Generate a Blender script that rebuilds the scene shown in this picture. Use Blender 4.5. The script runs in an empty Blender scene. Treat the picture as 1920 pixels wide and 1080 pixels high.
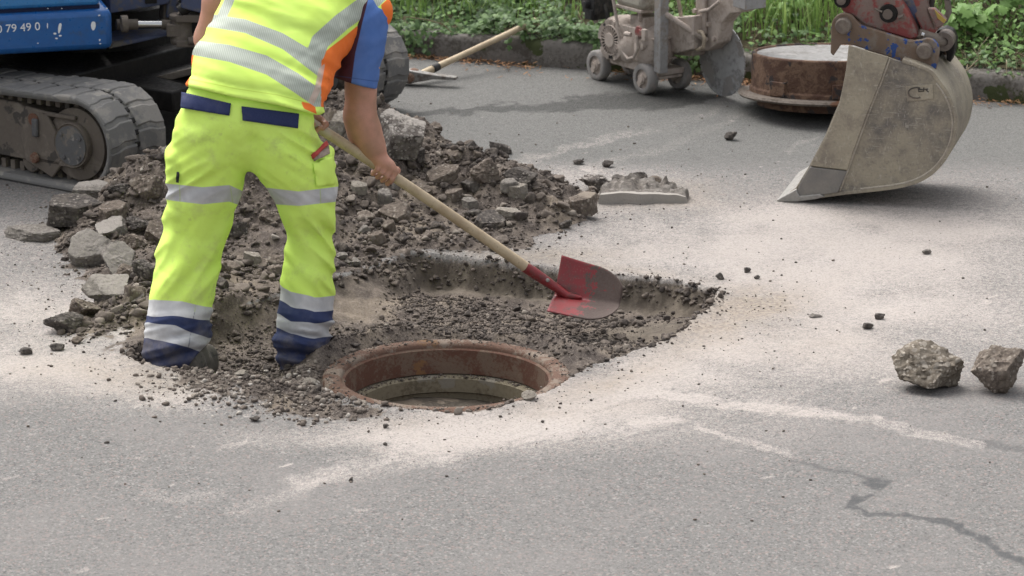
import bpy, math, random
import numpy as np
from mathutils import Vector, Matrix

random.seed(7)
RNG = np.random.default_rng(7)
SC = bpy.context.scene
COL = SC.collection

# ------------------------------------------------------------------ camera
TH = math.radians(15.9)
FPX, CAMH = 6400.0, 3.8
CT, ST = math.cos(TH), math.sin(TH)
cam = bpy.data.cameras.new('camera')
cam.sensor_width = 36.0
cam.lens = 36.0 * FPX / 1920.0
cam.clip_end = 500.0
cam.dof.use_dof = True
cam.dof.focus_distance = 13.3
cam.dof.aperture_fstop = 6.5
cam_o = bpy.data.objects.new('camera', cam)
COL.objects.link(cam_o)
cam_o.location = (0, 0, CAMH)
cam_o.rotation_euler = (math.pi / 2 - TH, 0, 0)
SC.camera = cam_o

# ------------------------------------------------------------------ sky and sun (overcast)
SUN_EL, SUN_AZ = math.radians(58), math.radians(-35)     # azimuth from +Y towards +X
w = bpy.data.worlds.new('World')
SC.world = w
w.use_nodes = True
nt = w.node_tree
sky = nt.nodes.new('ShaderNodeTexSky')
sky.sky_type = 'NISHITA'
sky.sun_disc = False
sky.sun_elevation = SUN_EL
sky.sun_rotation = SUN_AZ
sky.air_density = 1.0
sky.dust_density = 6.0
sky.ozone_density = 1.0
hs = nt.nodes.new('ShaderNodeHueSaturation')
hs.inputs['Saturation'].default_value = 0.22
nt.links.new(sky.outputs[0], hs.inputs['Color'])
nt.links.new(hs.outputs[0], nt.nodes['Background'].inputs[0])
nt.nodes['Background'].inputs[1].default_value = 0.15
sl = bpy.data.lights.new('sun', 'SUN')
sl.energy = 0.9
sl.angle = math.radians(60)
sl.color = (1.0, 0.965, 0.92)
so = bpy.data.objects.new('sun', sl)
COL.objects.link(so)
sd = Vector((math.sin(SUN_AZ) * math.cos(SUN_EL), math.cos(SUN_AZ) * math.cos(SUN_EL), math.sin(SUN_EL)))
so.rotation_euler = sd.to_track_quat('Z', 'Y').to_euler()
so.location = sd * 30
SC.view_settings.view_transform = 'Standard'
SC.view_settings.look = 'None'
SC.view_settings.gamma = 1.0
SC.view_settings.exposure = 0.95
SC.cycles.max_bounces = 6

# ------------------------------------------------------------------ plumbing
def at(px, py, z=0.0, y=None):
    """point of the photograph -> point in the place, at a height z or a depth y"""
    a, b = (px - 960) / FPX, -(py - 540) / FPX
    d = np.array([a, CT + b * ST, -ST + b * CT])
    t = (z - CAMH) / d[2] if y is None else y / d[1]
    return np.array([0, 0, CAMH]) + t * d

def at_plane(px, py, p0, n):
    a, b = (px - 960) / FPX, -(py - 540) / FPX
    d = np.array([a, CT + b * ST, -ST + b * CT])
    o = np.array([0, 0, CAMH])
    t = np.dot(np.asarray(p0) - o, n) / np.dot(d, n)
    return o + t * d

def pj(x, y, z):
    zz = z - CAMH
    dep = y * CT - zz * ST
    up = y * ST + zz * CT
    return 960 + FPX * x / dep, 540 - FPX * up / dep

def _h(ix, iy, iz, seed):
    n = (ix.astype(np.int64) * 374761393 + iy.astype(np.int64) * 668265263 + iz.astype(np.int64) * 2147483647 + seed * 1274126177) & 0xFFFFFFFF
    n = ((n ^ (n >> 13)) * 1274126177) & 0xFFFFFFFF
    n = ((n ^ (n >> 16)) * 2246822519) & 0xFFFFFFFF
    return ((n ^ (n >> 15)) & 0xFFFF) / 32767.5 - 1.0

def noise(x, y, z=None, seed=0):
    x = np.asarray(x, float); y = np.asarray(y, float)
    z = np.zeros_like(x) if z is None else np.asarray(z, float)
    fx, fy, fz = np.floor(x), np.floor(y), np.floor(z)
    ix, iy, iz = fx.astype(np.int64), fy.astype(np.int64), fz.astype(np.int64)
    u, v, t = x - fx, y - fy, z - fz
    u = u * u * (3 - 2 * u); v = v * v * (3 - 2 * v); t = t * t * (3 - 2 * t)
    flat = not np.any(t)
    r = 0
    for dz in ((0,) if flat else (0, 1)):
        wz = 1 if flat else (t if dz else 1 - t)
        a = _h(ix, iy, iz + dz, seed) * (1 - u) + _h(ix + 1, iy, iz + dz, seed) * u
        b = _h(ix, iy + 1, iz + dz, seed) * (1 - u) + _h(ix + 1, iy + 1, iz + dz, seed) * u
        r = r + wz * (a * (1 - v) + b * v)
    return r

def fbm(x, y, z=None, oct=4, seed=0, gain=0.5):
    s, a, tot = 0, 1.0, 0
    x = np.asarray(x, float); y = np.asarray(y, float)
    for k in range(oct):
        s = s + a * noise(x, y, z, seed + k * 17)
        tot += a; a *= gain
        x = x * 2.03 + 3.1; y = y * 2.03 + 1.7
        if z is not None: z = np.asarray(z, float) * 2.03 + 5.3
    return s / tot * 1.4

def sstep(a, b, x):
    t = np.clip((x - a) / (b - a), 0, 1)
    return t * t * (3 - 2 * t)

def seg_dist(px, py, pts, widths=None):
    """distance to a polyline, and the interpolated width and progress at the nearest point"""
    best = np.full(px.shape, 1e9); bw = np.zeros(px.shape); bt = np.zeros(px.shape)
    n = len(pts) - 1
    for i in range(n):
        ax, ay = pts[i][:2]; bx, by = pts[i + 1][:2]
        dx, dy = bx - ax, by - ay
        t = np.clip(((px - ax) * dx + (py - ay) * dy) / (dx * dx + dy * dy), 0, 1)
        d = np.hypot(px - ax - t * dx, py - ay - t * dy)
        m = d < best
        best = np.where(m, d, best)
        bt = np.where(m, (i + t) / n, bt)
        if widths is not None:
            bw = np.where(m, widths[i] * (1 - t) + widths[i + 1] * t, bw)
    return best, bw, bt

def poly_sd(px, py, poly):
    """signed distance to a closed polygon, positive inside"""
    d = np.full(px.shape, 1e9); ins = np.zeros(px.shape, bool)
    n = len(poly)
    for i in range(n):
        ax, ay = poly[i]; bx, by = poly[(i + 1) % n]
        dx, dy = bx - ax, by - ay
        t = np.clip(((px - ax) * dx + (py - ay) * dy) / (dx * dx + dy * dy), 0, 1)
        d = np.minimum(d, np.hypot(px - ax - t * dx, py - ay - t * dy))
        c = ((ay > py) != (by > py)) & (px < dx * (py - ay) / (dy if dy else 1e-9) + ax)
        ins ^= c
    return np.where(ins, d, -d)

def new_mesh(name, V, F, mat=None, attrs=None, smooth=True):
    """F: (n,4) / (n,3) array, or list of index lists"""
    me = bpy.data.meshes.new(name)
    V = np.asarray(V, np.float32)
    if isinstance(F, np.ndarray):
        k = F.shape[1]
        me.vertices.add(len(V)); me.vertices.foreach_set('co', V.ravel())
        me.loops.add(F.size); me.loops.foreach_set('vertex_index', F.ravel().astype(np.int32))
        me.polygons.add(len(F))
        me.polygons.foreach_set('loop_start', np.arange(0, F.size, k, dtype=np.int32))
        me.update(calc_edges=True)
    else:
        me.from_pydata([tuple(v) for v in V], [], F)
        me.update()
    if smooth:
        me.polygons.foreach_set('use_smooth', np.ones(len(me.polygons), bool))
    if attrs:
        for k, a in attrs.items():
            at_ = me.attributes.new(k, 'FLOAT', 'POINT')
            at_.data.foreach_set('value', np.asarray(a, np.float32))
    if mat: me.materials.append(mat)
    return me

def link(name, me, parent=None, loc=(0, 0, 0)):
    o = bpy.data.objects.new(name, me)
    COL.objects.link(o)
    o.location = loc
    if parent is not None: o.parent = parent
    return o

def tag(o, label=None, cat=None, group=None, kind=None):
    if label: o['label'] = label
    if cat: o['category'] = cat
    if group: o['group'] = group
    if kind: o['kind'] = kind
    return o

def empty(name, loc):
    o = bpy.data.objects.new(name, None)
    COL.objects.link(o)
    o.location = loc
    return o

def wloc(o):
    p = np.zeros(3)
    while o is not None:
        p = p + np.array(o.location); o = o.parent
    return p

class MB:
    """collects shapes; fr = (origin, 3x3 columns e1 e2 e3) local frame"""
    def __init__(s, fr=None):
        s.V = []; s.F = []; s.fr = fr
    def add(s, V, F):
        n = len(s.V)
        V = np.asarray(V, float)
        if s.fr is not None:
            V = s.fr[0] + V @ np.asarray(s.fr[1], float)      # rows of fr[1] are axes
        s.V.extend(V.tolist())
        s.F.extend([[i + n for i in f] for f in F])
    def box(s, c, size, R=None):
        h = np.asarray(size, float) / 2
        V = np.array([[x, y, z] for x in (-1, 1) for y in (-1, 1) for z in (-1, 1)], float) * h
        if R is not None: V = V @ np.asarray(R, float)
        s.add(V + np.asarray(c, float), [[0, 1, 3, 2], [4, 6, 7, 5], [0, 4, 5, 1], [2, 3, 7, 6], [0, 2, 6, 4], [1, 5, 7, 3]])
    def tube(s, pts, r, n=10, cap=True):
        pts = [np.asarray(p, float) for p in pts]
        m = len(pts)
        rr = r if hasattr(r, '__len__') else [r] * m
        V = []; F = []
        up = None
        for i in range(m):
            d = pts[min(i + 1, m - 1)] - pts[max(i - 1, 0)]
            d = d / (np.linalg.norm(d) + 1e-12)
            if up is None:
                up = np.array([0, 0, 1.0]) if abs(d[2]) < 0.9 else np.array([1.0, 0, 0])
            a = np.cross(d, up); a /= np.linalg.norm(a) + 1e-12
            up = np.cross(a, d)
            for k in range(n):
                t = 2 * math.pi * k / n
                V.append(pts[i] + rr[i] * (math.cos(t) * a + math.sin(t) * up))
        for i in range(m - 1):
            for k in range(n):
                F.append([i * n + k, (i + 1) * n + k, (i + 1) * n + (k + 1) % n, i * n + (k + 1) % n])
        if cap:
            F.append(list(range(n))); F.append([(m - 1) * n + k for k in range(n)][::-1])
        s.add(V, F)
    def lathe(s, prof, c, axis, n=40, closed=False):
        """prof: (radius, height along axis) pairs"""
        ax = np.asarray(axis, float); ax /= np.linalg.norm(ax)
        t = np.array([1.0, 0, 0]) if abs(ax[0]) < 0.9 else np.array([0, 1.0, 0])
        a = np.cross(ax, t); a /= np.linalg.norm(a); b = np.cross(ax, a)
        V = []; F = []; m = len(prof)
        for r, h in prof:
            for k in range(n):
                q = 2 * math.pi * k / n
                V.append(np.asarray(c) + ax * h + r * (math.cos(q) * a + math.sin(q) * b))
        for i in range(m if closed else m - 1):
            j = (i + 1) % m
            for k in range(n):
                F.append([i * n + k, i * n + (k + 1) % n, j * n + (k + 1) % n, j * n + k])
        if not closed:
            F.append([k for k in range(n)][::-1]); F.append([(m - 1) * n + k for k in range(n)])
        s.add(V, F)
    def prism(s, pts, vec):
        pts = [np.asarray(p, float) for p in pts]; vec = np.asarray(vec, float); n = len(pts)
        s.add(pts + [p + vec for p in pts],
              [list(range(n))[::-1], list(range(n, 2 * n))] + [[i, (i + 1) % n, n + (i + 1) % n, n + i] for i in range(n)])
    def ball(s, c, r, n=12):
        r = np.asarray(r, float) * np.ones(3)
        V = []; F = []
        for i in range(n + 1):
            p = math.pi * i / n
            for k in range(2 * n):
                q = math.pi * k / n
                V.append(np.asarray(c) + r * np.array([math.sin(p) * math.cos(q), math.sin(p) * math.sin(q), math.cos(p)]))
        for i in range(n):
            for k in range(2 * n):
                F.append([i * 2 * n + k, (i + 1) * 2 * n + k, (i + 1) * 2 * n + (k + 1) % (2 * n), i * 2 * n + (k + 1) % (2 * n)])
        s.add(V, F)
    def build(s, name, mat, parent=None, bevel=0.0, smooth=True, loc=None, sub=0):
        base = wloc(parent) if parent is not None else (np.zeros(3) if loc is None else np.asarray(loc, float))
        me = new_mesh(name, np.array(s.V) - base, s.F, mat, smooth=False)
        import bmesh
        bm = bmesh.new(); bm.from_mesh(me)
        bmesh.ops.remove_doubles(bm, verts=bm.verts, dist=1e-6)
        bmesh.ops.recalc_face_normals(bm, faces=bm.faces)
        bm.to_mesh(me); bm.free()
        o = link(name, me, parent, (0, 0, 0) if parent is not None else tuple(base))
        if bevel:
            b = o.modifiers.new('bevel', 'BEVEL'); b.width = bevel; b.segments = 2
            b.limit_method = 'ANGLE'; b.angle_limit = math.radians(35); b.use_clamp_overlap = True
        if smooth:
            me.polygons.foreach_set('use_smooth', np.ones(len(me.polygons), bool))
            try:
                me.set_sharp_from_angle(angle=math.radians(38))
            except Exception:
                pass
        return o

def absorb(o, q):
    """take the faces of q into o's own mesh, keeping q's material"""
    import bmesh
    o.data.materials.append(q.data.materials[0])
    bm = bmesh.new(); bm.from_mesh(q.data)
    for f in bm.faces: f.material_index = len(o.data.materials) - 1
    tmp = bpy.data.meshes.new('tmp'); bm.to_mesh(tmp); bm.free()
    bm = bmesh.new(); bm.from_mesh(o.data); bm.from_mesh(tmp); bm.to_mesh(o.data); bm.free()
    bpy.data.objects.remove(q)

# ------------------------------------------------------------------ materials
class NT:
    def __init__(s, name):
        s.m = bpy.data.materials.new(name); s.m.use_nodes = True
        s.t = s.m.node_tree; s.p = s.t.nodes['Principled BSDF']
        s.co = None
    def n(s, typ, **kw):
        o = s.t.nodes.new(typ)
        for k, v in kw.items(): setattr(o, k, v)
        return o
    def L(s, a, b): s.t.links.new(a, b)
    def put(s, sock, v):
        if isinstance(v, bpy.types.NodeSocket): s.L(v, sock)
        elif hasattr(v, '__len__') and sock.type == 'RGBA': sock.default_value = (v[0], v[1], v[2], 1)
        else: sock.default_value = v
    def coord(s):
        if s.co is None: s.co = s.n('ShaderNodeTexCoord').outputs['Object']
        return s.co
    def noise(s, scale, detail=4, rough=0.55, stretch=None, dist=0.0):
        o = s.n('ShaderNodeTexNoise'); v = s.coord()
        if stretch:
            mp = s.n('ShaderNodeMapping'); mp.inputs['Scale'].default_value = stretch
            s.L(v, mp.inputs['Vector']); v = mp.outputs[0]
        s.L(v, o.inputs['Vector'])
        o.inputs['Scale'].default_value = scale; o.inputs['Detail'].default_value = detail
        o.inputs['Roughness'].default_value = rough; o.inputs['Distortion'].default_value = dist
        return o.outputs['Fac']
    def voro(s, scale, out='Color', feature='F1'):
        o = s.n('ShaderNodeTexVoronoi'); s.L(s.coord(), o.inputs['Vector'])
        o.feature = feature
        o.inputs['Scale'].default_value = scale
        return o.outputs[out]
    def attr(s, name):
        o = s.n('ShaderNodeAttribute'); o.attribute_name = name
        return o.outputs['Fac']
    def math(s, op, a, b=0.0, c=0.0, clamp=False):
        o = s.n('ShaderNodeMath', operation=op, use_clamp=clamp)
        for i, v in enumerate((a, b, c)): s.put(o.inputs[i], v)
        return o.outputs[0]
    def rng(s, v, a, b, c=0.0, d=1.0):
        o = s.n('ShaderNodeMapRange'); o.interpolation_type = 'SMOOTHSTEP'
        s.put(o.inputs[0], v)
        for i, q in enumerate((a, b, c, d)): o.inputs[i + 1].default_value = q
        return o.outputs[0]
    def mix(s, f, a, b, mode='MIX'):
        o = s.n('ShaderNodeMix', data_type='RGBA', blend_type=mode)
        s.put(o.inputs[0], f); s.put(o.inputs[6], a); s.put(o.inputs[7], b)
        return o.outputs[2]
    def sep(s, col):
        o = s.n('ShaderNodeSeparateColor'); s.L(col, o.inputs[0]); return o.outputs
    def fin(s, col=None, rough=None, bump=None, bs=0.3, bd=0.01, metal=0.0, spec=0.3):
        if col is not None: s.put(s.p.inputs['Base Color'], col)
        if rough is not None: s.put(s.p.inputs['Roughness'], rough)
        s.put(s.p.inputs['Metallic'], metal)
        s.put(s.p.inputs['Specular IOR Level'], spec)
        if bump is not None:
            b = s.n('ShaderNodeBump'); b.inputs['Strength'].default_value = bs; b.inputs['Distance'].default_value = bd
            s.put(b.inputs['Height'], bump); s.L(b.outputs[0], s.p.inputs['Normal'])
        return s.m

def grimy(name, base, dirt, scale=9.0, amt=0.5, rough=0.6, metal=0.0, fine=60.0, bump=0.25, bd=0.003, third=None, tscale=22.0, tcut=0.6, spec=0.3, scratch=None):
    """a worn surface: base colour under patches of dirt, flecks of a third colour, scratches"""
    n = NT(name)
    a = n.noise(scale, 6, 0.62, dist=0.6)
    f = n.noise(fine, 4, 0.6)
    k = n.math('ADD', a, n.math('MULTIPLY', n.math('SUBTRACT', f, 0.5), 0.5))
    c = n.mix(n.rng(k, 0.72 - amt * 0.5, 0.88 - amt * 0.5), base, dirt)
    c = n.mix(n.math('MULTIPLY', n.math('SUBTRACT', f, 0.42, clamp=True), 0.9), c, tuple(x * 0.62 for x in dirt))
    if third is not None:
        t = n.noise(tscale, 5, 0.6)
        c = n.mix(n.rng(t, tcut, tcut + 0.03), c, third)
    if scratch is not None:
        s1 = n.noise(14.0, 2, 0.5, stretch=(1, 9, 14), dist=1.0)
        s2 = n.noise(17.0, 2, 0.5, stretch=(12, 2, 3), dist=1.2)
        s_ = n.math('MAXIMUM', n.rng(s1, 0.72, 0.76), n.rng(s2, 0.73, 0.77))
        c = n.mix(n.math('MULTIPLY', s_, 0.6), c, scratch)
    return n.fin(c, n.rng(f, 0.3, 0.7, max(rough - 0.12, 0.05), min(rough + 0.15, 1)), n.math('ADD', f, n.math('MULTIPLY', a, 0.6)), bump, bd, metal, spec)
# ------------------------------------------------------------------ the ground: road, pit, heap
def g2(px, py):
    p = at(px, py); return (p[0], p[1])

PIT_PX = [(1344, 551), (1297, 612), (1265, 632), (1204, 660), (1120, 692), (1068, 716), (1000, 750), (930, 772), (850, 782), (745, 768),
          (640, 752), (500, 742), (395, 706), (262, 682), (236, 668), (300, 625), (397, 590), (519, 560), (640, 520), (786, 478), (961, 498), (1237, 532)]
PIT = [g2(*p) for p in PIT_PX]
HEAP_PX = [(95, 455), (85, 405), (150, 372), (235, 350), (300, 330), (420, 300), (600, 262), (680, 250), (790, 300), (860, 308), (950, 320), (1010, 345),
           (1120, 372), (1110, 400), (1040, 437), (985, 462), (900, 480), (786, 476), (640, 518), (519, 558), (397, 588), (310, 622), (180, 632), (120, 618), (150, 585), (215, 560), (130, 500)]
HEAP = [g2(*p) for p in HEAP_PX]
MH = np.array([-0.245, 12.205])          # centre of the manhole
MH_R = 0.455
MOUNDS = [((470, 420), .42, .30, .22), ((690, 350), .40, .34, .24), ((310, 420), .30, .22, .13), ((250, 385), .2, .2, .08), ((900, 375), .34, .25, .12),
          ((560, 330), .4, .3, .14), ((1040, 400), .16, .14, .05), ((330, 560), .25, .2, .06)]

def masks(x, y):
    j = 0.045 * fbm(x * 8, y * 8, oct=5, seed=3, gain=.6) + 0.008 * noise(x * 45, y * 45, seed=5)
    pit = poly_sd(x, y, PIT) + j * 0.6
    heap = poly_sd(x, y, HEAP) + j * 2.0
    return pit, heap

def height(x, y):
    x = np.asarray(x, float); y = np.asarray(y, float)
    pit, heap = masks(x, y)
    z = 0.004 * fbm(x * 0.8, y * 0.8, oct=2, seed=11) + 0.0012 * noise(x * 40, y * 40, seed=12)
    hm = sstep(-0.05, 0.16, heap) * (1 - sstep(-0.02, 0.0, pit))
    lump = fbm(x * 5, y * 5, oct=5, seed=21, gain=0.6)
    hz = 0.03 + 0.03 * lump
    for (p, sx, sy, h) in MOUNDS:
        gx, gy = g2(*p)
        hz = hz + h * np.exp(-((x - gx) / sx) ** 2 - ((y - gy) / (sy * 1.5)) ** 2) * (1 + 0.35 * lump)
    z = z + hm * np.maximum(hz, 0.0)
    # pit floor
    r = np.hypot(x - MH[0], y - MH[1])
    fl = -0.092 + 0.03 * sstep(.15, .75, x) - 0.025 * sstep(-.5, -.9, x) - .03 * sstep(13.0, 13.25, y) * sstep(-.5, -.3, x) + 0.020 * fbm(x * 6, y * 6, oct=5, seed=31, gain=0.6)
    fl = fl + 0.085 * np.exp(-((r - MH_R - 0.05) / 0.14) ** 2) * (1 + 0.5 * lump)         # soil banked up round the frame
    gx, gy = g2(1090, 640); fl = fl + 0.05 * np.exp(-((x - gx) / .3) ** 2 - ((y - gy) / .18) ** 2)
    gx, gy = g2(520, 745); fl = fl + 0.15 * np.exp(-((x - gx) / .26) ** 2 - ((y - gy) / .17) ** 2)   # heap of gravel in front of the boots
    gx, gy = g2(660, 650); fl = fl + 0.05 * np.exp(-((x - gx) / .2) ** 2 - ((y - gy) / .3) ** 2)
    fl = np.where(r < .54, np.minimum(fl, -.034 + .05 * np.clip((r - .47) / .07, 0, 1)), fl)
    # sloping broken front edge, steep sawn back edge
    back = sstep(-0.1, 0.25, y - 12.9)
    ww_ = 0.045 + 0.20 * sstep(-.30, -.62, x) + .03 * sstep(.3, .7, x)
    wall = (1 - back) * sstep(-0.01, 0.07, pit) + back * np.clip((pit + .004) / ww_, 0, 1) ** .7
    z = z * (1 - wall) + np.minimum(fl, 0.02) * wall
    # crust of spilled soil around the pit edge
    gx, gy = g2(470, 735)
    z = z + (1 - wall) * (0.05 * np.exp(-((x - gx) / .22) ** 2 - ((y - gy) / .2) ** 2) + 0.012 * sstep(-0.12, 0.0, pit)) * (1 + 0.6 * lump)
    z = np.where(r < .475, np.minimum(z, -.030), z)
    return z

def ground_hit(px, py):
    a, b = (px - 960) / FPX, -(py - 540) / FPX
    d = np.array([a, CT + b * ST, -ST + b * CT])
    t = np.linspace(9.5, 19.5, 2500)
    P = np.array([0, 0, CAMH])[None] + t[:, None] * d[None] / CT
    h = height(P[:, 0], P[:, 1])
    i = int(np.argmax(P[:, 2] <= h))
    return np.array([P[i, 0], P[i, 1], h[i]])

def hz1(x, y): return float(height(np.array([x]), np.array([y]))[0])

def axis_pts(lo, hi, step, far):
    c = list(np.arange(lo, hi, step))
    st, v, up = step, c[-1], []
    while v < far[1]:
        st *= 1.5; v += st; up.append(v)
    st, v, dn = step, c[0], []
    while v > far[0]:
        st *= 1.5; v -= st; dn.append(v)
    return np.array(dn[::-1] + c + up)

gxs = axis_pts(-3.05, 3.05, 0.0068, (-160, 160))
gys = axis_pts(9.7, 18.6, 0.0100, (-60, 300))
GX, GY = np.meshgrid(gxs, gys, indexing='ij')
fx, fy = GX.ravel(), GY.ravel()
near = (np.abs(fx) < 3.2) & (fy > 9) & (fy < 19)
fz = np.zeros_like(fx)
fz[near] = height(fx[near], fy[near])
A_ = {k: np.zeros_like(fx) for k in ('soil', 'dust', 'wet', 'seal', 'wall', 'tint', 'tar')}
nx_, ny_ = fx[near], fy[near]
ppx, ppy = pj(nx_, ny_, 0.0)
pit, heap = masks(nx_, ny_)
wob = fbm(nx_ * 4, ny_ * 4, oct=4, seed=41)
wob2 = fbm(nx_ * 14, ny_ * 9, oct=4, seed=43, gain=0.65)
sa_, sb_ = nx_ * .80 + ny_ * .60, -nx_ * .60 + ny_ * .80
wob3 = fbm(sa_ * 3.0, sb_ * 26, oct=4, seed=47, gain=0.6)
soil = np.maximum(sstep(-0.03, 0.03, heap), sstep(-0.012, 0.012, pit))
# soil smeared on the road: in front of the boots, right of the pit
def blob(px, py, sx, sy, amp, ang=0.0):
    dx, dy = ppx - px, ppy - py
    c, s_ = math.cos(ang), math.sin(ang)
    u, v = dx * c + dy * s_, -dx * s_ + dy * c
    return amp * np.exp(-(u / sx) ** 2 - (v / sy) ** 2)
smear = blob(480, 725, 190, 42, 0.95) + blob(620, 772, 130, 16, .7) + blob(280, 640, 110, 40, .9) + blob(1090, 372, 60, 16, .5)
tint = (blob(1340, 610, 150, 34, .75, -.35) + blob(1130, 725, 120, 22, .7, -.3) + blob(1000, 478, 140, 14, .8) + blob(1130, 505, 190, 10, .6, .12) + blob(1200, 375, 150, 22, .6) + blob(1390, 562, 90, 26, .75)
        + blob(1430, 580, 80, 26, .6) + blob(220, 690, 190, 26, .6) + blob(1010, 770, 90, 16, .5) + blob(1260, 350, 90, 14, .5) + blob(330, 720, 120, 26, .6) + blob(760, 790, 90, 14, .4) + blob(1480, 640, 160, 40, .3) + blob(1180, 760, 60, 12, .3))
tint = np.clip(tint * (.8 + .5 * wob + .35 * wob2), 0, 1)
soil = np.maximum(soil, sstep(0.35, 0.75, smear + 0.30 * wob2))
dust = (blob(1400, 470, 380, 85, 0.8) + blob(1150, 735, 210, 40, 0.95, -.25) + blob(860, 800, 190, 32, 1.0) + blob(1020, 790, 130, 38, .7) + blob(130, 700, 240, 45, .75) + blob(60, 600, 150, 75, .6)
        + blob(380, 750, 180, 24, .5) + blob(620, 820, 160, 18, .5) + blob(1100, 345, 170, 38, .55) + blob(200, 590, 160, 60, .5) + blob(20, 450, 120, 45, .35) + blob(1640, 560, 360, 120, .62) + blob(1450, 650, 330, 70, .45)
        + blob(1250, 790, 330, 60, .32) + blob(1700, 430, 320, 70, .5) + blob(1500, 700, 200, 50, .2))
jx_ = 9 * noise(nx_ * 11, ny_ * 11, seed=51) + 4 * noise(nx_ * 31, ny_ * 31, seed=53)
jy_ = 5 * noise(nx_ * 13, ny_ * 9, seed=52) + 2.2 * noise(nx_ * 40, ny_ * 30, seed=54)
def stroke(pts, ws, amp, soft=1.0, n=0.5):
    d, wd, t = seg_dist(ppx + jx_, ppy + jy_, pts, ws)
    wd = wd * (1 + n * (.6 * wob2 + .55 * wob3))
    return amp * (1 - sstep(wd * (1 - 0.6 * soft), wd * (1 + 0.9 * soft) + 1, d))
dust = dust + stroke([(1060, 790), (900, 815), (760, 850), (640, 885), (560, 905)], [24, 28, 24, 16, 12], .42, 1.3, .9)
dust = dust + stroke([(840, 820), (760, 845), (690, 880)], [24, 16, 5], .2, 1.5, 1.2)
dust = dust + stroke([(640, 880), (520, 935), (430, 960)], [14, 12, 8], .2, 1.3, 1.0)
dust = dust + stroke([(270, 925), (330, 935), (420, 925)], [6, 8, 5], .2, 1.5, 1.5) + stroke([(410, 837), (445, 832), (480, 828)], [3, 6, 3], .26, 1.5, 1.5)
dust = dust + stroke([(668, 957), (692, 955)], [4, 3], .5, 1.2, 1.0)
dust = dust + stroke([(930, 312), (1100, 268), (1230, 238), (1330, 212), (1362, 190), (1330, 174)], [7, 6, 6, 7, 6, 4], .34, 1, .6)
dust = dust + stroke([(1100, 318), (1230, 282), (1330, 240), (1410, 208), (1425, 188)], [7, 6, 6, 5, 4], .30, 1, .6)
dust = dust + stroke([(990, 300), (1120, 265), (1270, 240)], [4, 5, 3], .25, 1, .8) + stroke([(1480, 280), (1530, 250)], [4, 3], .35, 1, .6)
saw1 = stroke([(1190, 733), (1400, 760), (1560, 778), (1640, 790)], [7, 8, 9, 6], 1.0, .6, .6)
dust = dust + saw1 * 0.5 + stroke([(1640, 792), (1740, 815), (1830, 832)], [7, 9, 9], .45, .4, .3)
dust = dust + stroke([(1185, 790), (1270, 788)], [5, 3], .35) + stroke([(1300, 805), (1400, 830), (1480, 856)], [4, 6, 6], .38, .9, .8)
dust = dust * (0.82 + 0.40 * wob) * (1 - 0.22 * sstep(0.1, 0.9, wob2)) * (1 - .38 * sstep(0.0, 0.7, wob3) * sstep(690, 760, ppy))
bgn = sstep(335, 290, ppy) * sstep(-100, 700, ppx)            # cleaner tar further back
dust = np.clip(dust, 0, 1.2) * (1 - 0.4 * bgn) + 0.10 * (1 - bgn)
wet = stroke([(735, 222), (830, 212), (930, 201), (1010, 204), (1100, 193), (1190, 190), (1265, 186), (1330, 176), (1400, 162)], [5, 3.5, 6, 8, 10, 15, 13, 11, 7], 1.0, .35, .45)
wet = np.maximum(wet, blob(1290, 163, 60, 9, .9))
sealm = stroke([(1400, 838), (1480, 862), (1560, 880), (1625, 898)], [1.5, 2.5, 2.5, 4], .7, .35, .5)
sealm = np.maximum(sealm, 1 - sstep(-3, 3, -poly_sd(ppx + jx_, ppy + jy_, [(1590, 888), (1668, 900), (1655, 922), (1640, 920), (1622, 902)])))
sealm = np.maximum(sealm, stroke([(1640, 932), (1600, 938), (1588, 948), (1630, 965), (1720, 968), (1800, 985), (1850, 1008), (1872, 1040), (1925, 1058)], [2.5, 5.5, 5, 3, 2.5, 4.5, 5, 8, 4], 1.0, .35, .8))
sealm = np.maximum(sealm, stroke([(1640, 793), (1720, 808), (1830, 828), (1930, 842)], [2, 6, 7, 7], .55, .4, .4))
sealm = np.maximum(sealm, stroke([(0, 1004), (120, 1000), (260, 1030)], [3, 2, 2], 0.0, .3, .5))
A_['soil'][near] = soil; A_['dust'][near] = dust; A_['wet'][near] = wet; A_['tint'][near] = tint; A_['tar'][near] = bgn; A_['seal'][near] = sealm; A_['wall'][near] = sstep(-0.005, 0.01, pit) * sstep(.13, .05, pit + .04 * wob) * sstep(12.75, 12.95, ny_) * (1 - .6 * sstep(-.35, -.6, nx_))
gx, gy = g2(1235, 590)
A_['wall'][near] = np.maximum(A_['wall'][near], 1.1 * sstep(0, .02, pit) * np.exp(-((nx_ - gx) / .24) ** 2 - ((ny_ - gy) / .24) ** 2)).clip(0, 1)
NXg, NYg = len(gxs), len(gys)
ii, jj = np.meshgrid(np.arange(NXg - 1), np.arange(NYg - 1), indexing='ij')
q = (ii * NYg + jj).ravel()
Fg = np.stack([q, q + NYg, q + NYg + 1, q + 1], 1)
cxm = (fx[Fg[:, 0]] + fx[Fg[:, 2]]) / 2; cym = (fy[Fg[:, 0]] + fy[Fg[:, 2]]) / 2
Fg = Fg[np.hypot(cxm - MH[0], cym - MH[1]) > 0.440]

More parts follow.
